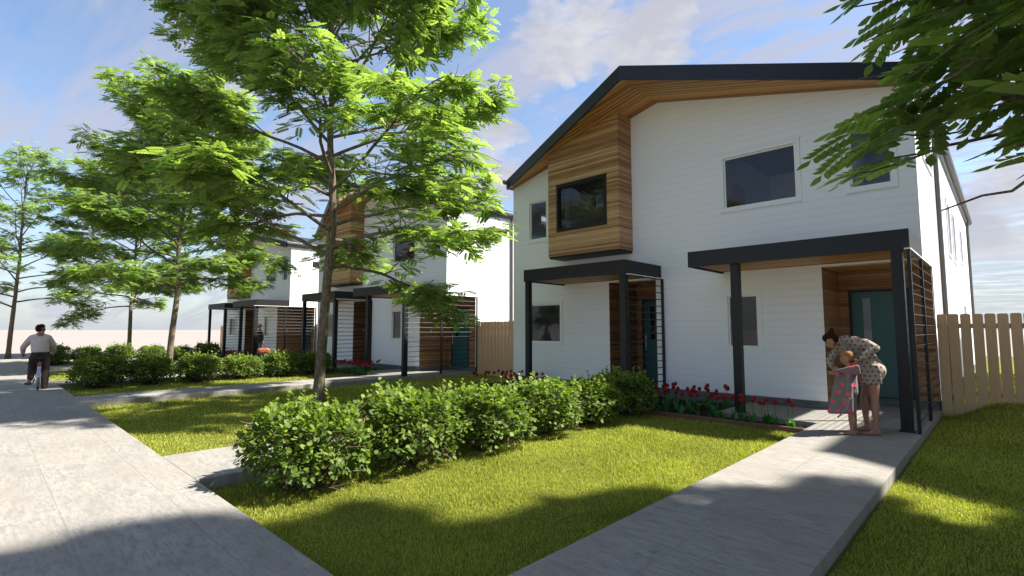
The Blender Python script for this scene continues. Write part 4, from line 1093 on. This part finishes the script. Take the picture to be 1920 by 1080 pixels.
ROBE2 = dotmat('heart_robe', (.20, .165, .17), (.72, .09, .14), 'hearts', .135, .42, u=cu)
kr = [[(cp(.09, .90, -.03), .085), (cp(.10, .88, .06), .08), (cp(.09, .62, -.02), .105)],
      [(cp(-.045, .86, -.10), .042), (cp(.08, .86, -.10), .05), (cp(.075, .34, -.12), .045), (cp(-.175, .315, -.11), .040)],
      [(cp(-.045, .86, .02), .042), (cp(.10, .86, .09), .05), (cp(.085, .34, .12), .045), (cp(-.165, .32, .09), .040)],
      [(cp(-.055, .85, -.08), .04), (cp(-.055, .85, .02), .04), (cp(-.18, .315, -.10), .038), (cp(-.17, .32, .09), .038)],
      [(cp(-.07, .905, -.20), .022), (cp(-.02, .84, -.12), .030), (cp(-.07, .80, -.11), .03)],
      [(cp(.09, .90, -.12), .050), (cp(.075, .70, -.165), .055), (cp(.06, .55, -.175), .048)]]
blob('robe', kr, ROBE2, KID, .0085, 4, .5, O)
blob('hood', [[(cp(-.065, .935, -.20), .014), (cp(.05, .945, -.15), .024), (cp(.19, 1.0, -.18), .030), (cp(.205, .905, -.16), .030), (cp(.06, .89, -.14), .026)],
              [(cp(.19, 1.0, -.18), .030), (cp(.17, .93, .04), .03), (cp(.20, .90, -.1), .03)]], ROBE2, KID, .008, 4, .5, O)
blob('belt', [[(cp(.075, .52, -.235), .013), (cp(.03, .36, -.235), .012)], [(cp(.03, .36, -.235), .012), (cp(-.085, .235, -.22), .013)], [(cp(.145, .70, -.08), .026), (cp(.15, .68, -.05), .02)],
              [(cp(.15, .68, -.06), .010), (cp(.145, .30, -.06), .010)]], simple('belt_cloth', (.24, .20, .20), .9), KID, .006, 2, .5, O)
tag(KID, 'small blond child in grey bathrobe with pink hearts, standing barefoot', 'person')

# --- cyclist seen from behind
yo, yu, yv, yp = frame_at((-18.35, 1.16))
CYC = empty('person', tuple(yo)); O = tuple(yo)
fd = nv(yv*.45+yu*.88); yc = yp(-.015, 1.565, .20)
yh, YP = head_prims(yc, fd, up, 1.0)
sk = yh + [[(yp(-.015, 1.44, .17), .055), (yp(-.015, 1.54, .19), .052)]]
haL, haR = yp(-.315, .90, .50), yp(.262, .895, .50)
sk += [[(haL-yv*.09+up*.02, .026), (haL-yv*.04, .024)], [(haR-yv*.09+up*.02, .026), (haR-yv*.04, .024)]]
sk += hand(haL-yv*.04, yv, yu, .8) + hand(haR-yv*.04, yv, -yu, -.8)
sk += [[(yp(-.16, .26, .02), .038), (yp(-.165, .19, .02), .036)]]
sk += [[(yp(-.015, 1.15, .10), .10), (yp(-.015, 1.4, .15), .10)], [(yp(-.16, .26, .02), .035), (yp(-.12, .5, .2), .05)], [(yp(-.12, .5, .2), .05), (yp(-.02, .9, 0), .10)], [(yp(-.015, 1.35, .15), .09), (yp(-.2, 1.3, .2), .05)], [(yp(-.2, 1.3, .2), .05), (yp(-.34, 1.07, .25), .03)], [(yp(-.34, 1.07, .25), .03), (haL-yv*.05, .025)],
       [(yp(-.015, 1.35, .15), .09), (yp(.17, 1.3, .2), .05)], [(yp(.17, 1.3, .2), .05), (yp(.28, 1.07, .25), .03)], [(yp(.28, 1.07, .25), .03), (haR-yv*.05, .025)], [(yp(-.015, .9, 0), .1), (yp(-.015, 1.2, .1), .1)]]
blob('body', sk, SKIND, CYC, .011, 3, .5, O)
blob('hair', [[(YP(-.030, .042, 0), .088), (YP(.02, .070, 0), .070), (YP(-.045, .0, 0), .076)], [(YP(-.045, -.03, .03), .05), (YP(-.045, -.03, -.03), .05)]], HAIR, CYC, .009, 3, .5, O)
blob('sweater', [[(yp(.01, .98, .02), (.185, .185, .10)), (yp(-.01, 1.20, .10), (.19, .19, .12)), (yp(-.01, 1.02, .14), (.17, .17, .12))],
                 [(yp(-.01, 1.18, .11), (.18, .18, .10)), (yp(-.17, 1.345, .15), .075), (yp(.14, 1.345, .15), .075), (yp(-.015, 1.37, .16), .10)],
                 [(yp(-.015, 1.43, .165), .070), (yp(-.015, 1.47, .175), .062)],
                 [(yp(-.175, 1.33, .16), .082), (yp(-.27, 1.19, .20), .074), (yp(-.325, 1.09, .24), .066)], [(yp(-.325, 1.09, .24), .066), (yp(-.325, .96, .38), .050)],
                 [(yp(.145, 1.33, .16), .082), (yp(.23, 1.19, .20), .074), (yp(.27, 1.09, .24), .066)], [(yp(.27, 1.09, .24), .066), (yp(.27, .96, .38), .050)]], SWEAT, CYC, .012, 5, .5, O)
blob('trousers', [[(yp(.01, .95, .02), (.185, .185, .07)), (yp(-.07, .84, .0), .125), (yp(.085, .84, .0), .125)],
                  [(yp(-.09, .80, .02), .120), (yp(-.115, .58, .20), .095)], [(yp(-.115, .58, .20), .095), (yp(-.135, .44, .12), .08), (yp(-.145, .30, .04), .072)],
                  [(yp(.095, .80, .02), .125), (yp(.125, .50, .12), .095)], [(yp(.125, .50, .12), .095), (yp(.135, .30, .07), .080), (yp(.138, .05, .03), .072)]], PANTS, CYC, .012, 4, .5, O)
def shoe(c, d, s=1.):
    d = nv(d); return [[(c-d*.06*s, .036*s), (c+d*.06*s, .040*s), (c+d*.15*s-up*.008, .032*s)]]
blob('shoes', shoe(yp(-.17, .155, .0), nv(yv*.9-yu*.45)), SHOE, CYC, .010, 3, .5, O)
blob('shoes', shoe(np.array([*yp(.138, .04, .03)[:2], .04]), yv), SHOE, CYC, .010, 3, .5, O)
tag(CYC, 'man in beige sweater and dark trousers riding a bicycle away along the sidewalk', 'person')

# --- bicycle
bo = np.array([yo[0], yo[1], 0.])
BK = empty('bicycle', tuple(bo)); hx = nv(yv); 
Bp = lambda a, s_, z_: bo+hx*a+yu*(s_+.008)+up*z_       # a forward, s sideways
def ringpts(c, ax1, ax2, r, n=36):
    a = np.arange(n)*2*math.pi/n; return c+np.cos(a)[:, None]*ax1*r+np.sin(a)[:, None]*ax2*r
RWc, FWc, Rw = Bp(-.42, 0, .33), Bp(.62, 0, .33), .33
for c_ in (RWc, FWc):
    mb = MB(); mb.tube(ringpts(c_, hx, up, .292), .009, 6, closed=True); mb.tube([c_-yu*.04, c_+yu*.04], .022, 10)
    wh = mb.build('wheel', CHROME, BK, bo, smooth=True)
    mb = MB(); mb.tube(ringpts(c_, hx, up, Rw-.019), .019, 8, closed=True); mb.build('tyre', TYRE, wh, bo, smooth=True)
    mb = MB()
    for k in range(24):
        a = k*math.pi/12; mb.tube([c_+yu*(.025 if k % 2 else -.025), c_+(hx*math.cos(a)+up*math.sin(a))*.29], .0016, 4)
    mb.build('spokes', CHROME, wh, bo)
mb = MB(); bb = Bp(.0, 0, .29); stt = Bp(-.13, 0, .66); hd0, hd1 = Bp(.44, 0, .68), Bp(.41, 0, .84)
for a_, b_, r_ in ((bb, stt, .016), (bb, hd0, .019), (Bp(-.10, 0, .56), hd0, .016), (bb, RWc+yu*.05, .010), (bb, RWc-yu*.05, .010), (stt, RWc+yu*.05, .009), (stt, RWc-yu*.05, .009), (hd0, hd1, .02)): mb.tube([a_, b_], r_, 8)
for g in (1, -1): mb.tube([hd0, Bp(.47, g*.05, .60), FWc+yu*g*.05], .011, 8)
mb.build('frame', FRAMEM, BK, bo, smooth=True)
mb = MB(); ang = np.linspace(R_(75), R_(215), 14); P_ = np.array([RWc+hx*math.cos(a)*.365+up*math.sin(a)*.365 for a in ang])
for o_, z_ in ((-.028, -.012), (-.016, 0.), (0, .004), (.016, 0.), (.028, -.012)): mb.tube(P_+yu*o_+up*z_, .0075, 5)
mb.build('mudguard', CHROME, BK, bo, smooth=True)
mb = MB()
for g in (1, -1): mb.tube([Bp(-.17, g*.065, .72), Bp(-.75, g*.07, .72-.0)], .007, 6); mb.tube([Bp(-.65, g*.07, .72), RWc+yu*g*.055], .006, 6)
for a_ in (-.22, -.4, -.58, -.75): mb.tube([Bp(a_, -.07, .72), Bp(a_, .07, .72)], .006, 6)
mb.build('rack', BLACK, BK, bo)
mb = MB(); mb.box(0, 1, 0, 1, 0, 1); mb.V[-1] = np.array([Bp(-.765-.03*p[0], -.04+.08*p[1], .635+.055*p[2]) for p in mb.V[-1]]); mb.build('rear_reflector', REDL, BK, bo)
mb = MB(); mb.box(0, 1, 0, 1, 0, 1); mb.V[-1] = np.array([Bp(-.775-.01*p[0], -.035+.07*p[1], .42+.16*p[2]) for p in mb.V[-1]]); mb.build('guard_tail', simple('pale_mudflap', (.5, .55, .66), .4), BK, bo)
blob('saddle', [[(Bp(-.24, -.075, .80), (.05, .05, .022)), (Bp(-.24, .075, .80), (.05, .05, .022)), (Bp(.02, 0, .815), .022)], [(Bp(-.22, 0, .76), .03), (Bp(-.22, 0, .79), .05)]], TYRE, BK, .008, 3, .5, bo)
mb = MB(); mb.tube([stt, Bp(-.17, 0, .78)], .013, 8); mb.build('seat_post', CHROME, BK, bo)
mb = MB(); mb.tube([Bp(.41, 0, .84), Bp(.40, 0, .93), Bp(.44, -.10, .94), Bp(.44, -.22, .92), Bp(.38, -.30, .905)], .011, 8); mb.tube([Bp(.40, 0, .93), Bp(.44, .10, .94), Bp(.44, .20, .92), Bp(.38, .27, .905)], .011, 8)
mb.build('handlebar', CHROME, BK, bo, smooth=True)
for g, zz in ((1, -1), (-1, -1)):
    mb = MB(); e = Bp(.01*g, g*.10, .29+(-.165 if g > 0 else -.14)); mb.tube([bb+yu*g*.07, e], .010, 6); mb.tube([e, e+yu*g*.09], .014, 6); mb.build('pedal', BLACK, BK, bo)
tag(BK, 'silver city bicycle with rear rack, ridden by the man on the sidewalk', 'bicycle')

# --- man with bag on the farthest porch
go = None
P_ = ray(486, 620); t_ = 10.55/P_[1]; gx = P_[0]*t_
go, gu, gv, gp = frame_at((gx, 10.55)); MAN = empty('person', tuple(go)); O = tuple(go)
gk, GP = head_prims(gp(.03, 1.72, 0), nv(-gu-gv*.2), up, 1.)
elb, hnd = gp(-.20, 1.33, -.12), gp(-.08, 1.62, -.10)
hb = gp(.20, .86, -.2)
gk += [[(gp(.04, 1.52, 0), .055), (gp(.035, 1.66, 0), .052)], [(gp(.05, 1.1, 0), .11), (gp(.05, 1.42, 0), .12)], [(gp(.05, .95, 0), .12), (gp(.05, 1.15, 0), .11)]]
gk += chain([gp(.04, 1.44, -.17), elb, hnd], [.06, .042, .03]) + hand(hnd, up*.7-gu*.2+gv*.2, -gu, .6) + chain([gp(.10, 1.44, .15), gp(.20, 1.15, .02), hb], [.06, .045, .03]) + hand(hb, -up, -gu, .8)
gk += chain([gp(.03, .92, -.08), gp(.0, .5, -.1), gp(.03, .09, -.1)], [.09, .065, .04]) + chain([gp(.07, .92, .08), gp(.08, .5, .09), gp(.12, .09, .09)], [.09, .065, .04])
blob('body', gk, SKIND, MAN, .012, 3, .5, O)
blob('hair', [[(GP(-.028, .045, 0), .086), (GP(.02, .070, 0), .068)]], HAIR, MAN, .01, 2, .5, O)
blob('shirt', [[(gp(.05, 1.0, 0), .135), (gp(.05, 1.15, 0), .13), (gp(.05, 1.38, 0), (.13, .13, .12))], [(gp(.04, 1.43, -.15), .08), (gp(.09, 1.43, .14), .08), (gp(.05, 1.2, 0), .13)], [(gp(.04, 1.44, -.17), .075), (gp(-.09, 1.37, -.15), .06)], [(gp(.10, 1.44, .15), .075), (gp(.17, 1.22, .06), .058)]], SHIRT, MAN, .012, 3, .5, O)
blob('trousers', [[(gp(.04, .97, -.05), .12), (gp(.06, .97, .05), .12)]]+chain([gp(.03, .90, -.08), gp(.0, .5, -.1), gp(.03, .12, -.1)], [.105, .085, .07])+chain([gp(.07, .90, .08), gp(.08, .5, .09), gp(.12, .12, .09)], [.105, .085, .07]), JEANS, MAN, .012, 3, .5, O)
for c_ in (gp(.03, .04, -.1), gp(.12, .04, .09)): blob('shoe', shoe(np.array([c_[0], c_[1], .04]), -gu), SHOE, MAN, .01, 2, .5, O)
tag(MAN, 'man in maroon shirt and dark jeans standing behind the slat screen of the farthest porch', 'person')
BG = empty('travel_bag', tuple(go)); bz = .38
bag = blob('bag_body', [[(gp(.02, bz, -.30), (.10, .13, .14)), (gp(.48, bz, -.30), (.10, .13, .14)), (gp(.08, bz+.10, -.30), .09), (gp(.42, bz+.10, -.30), .09)]], LEATHER, BG, .012, 3, .5, O)
mb = MB()
for w_ in (-.36, -.24): mb.tube([gp(.12, bz+.16, w_), gp(.15, bz+.32, (w_-.3)/2), gp(.20, bz+.40, -.25), gp(.27, bz+.32, (w_-.3)/2), gp(.32, bz+.16, w_)], .011, 6)
mb.build('handle', simple('dark_leather', (.12, .04, .02), .5), BG, O)
tag(BG, 'orange brown leather travel bag in the hand of the man on the farthest porch', 'bag')
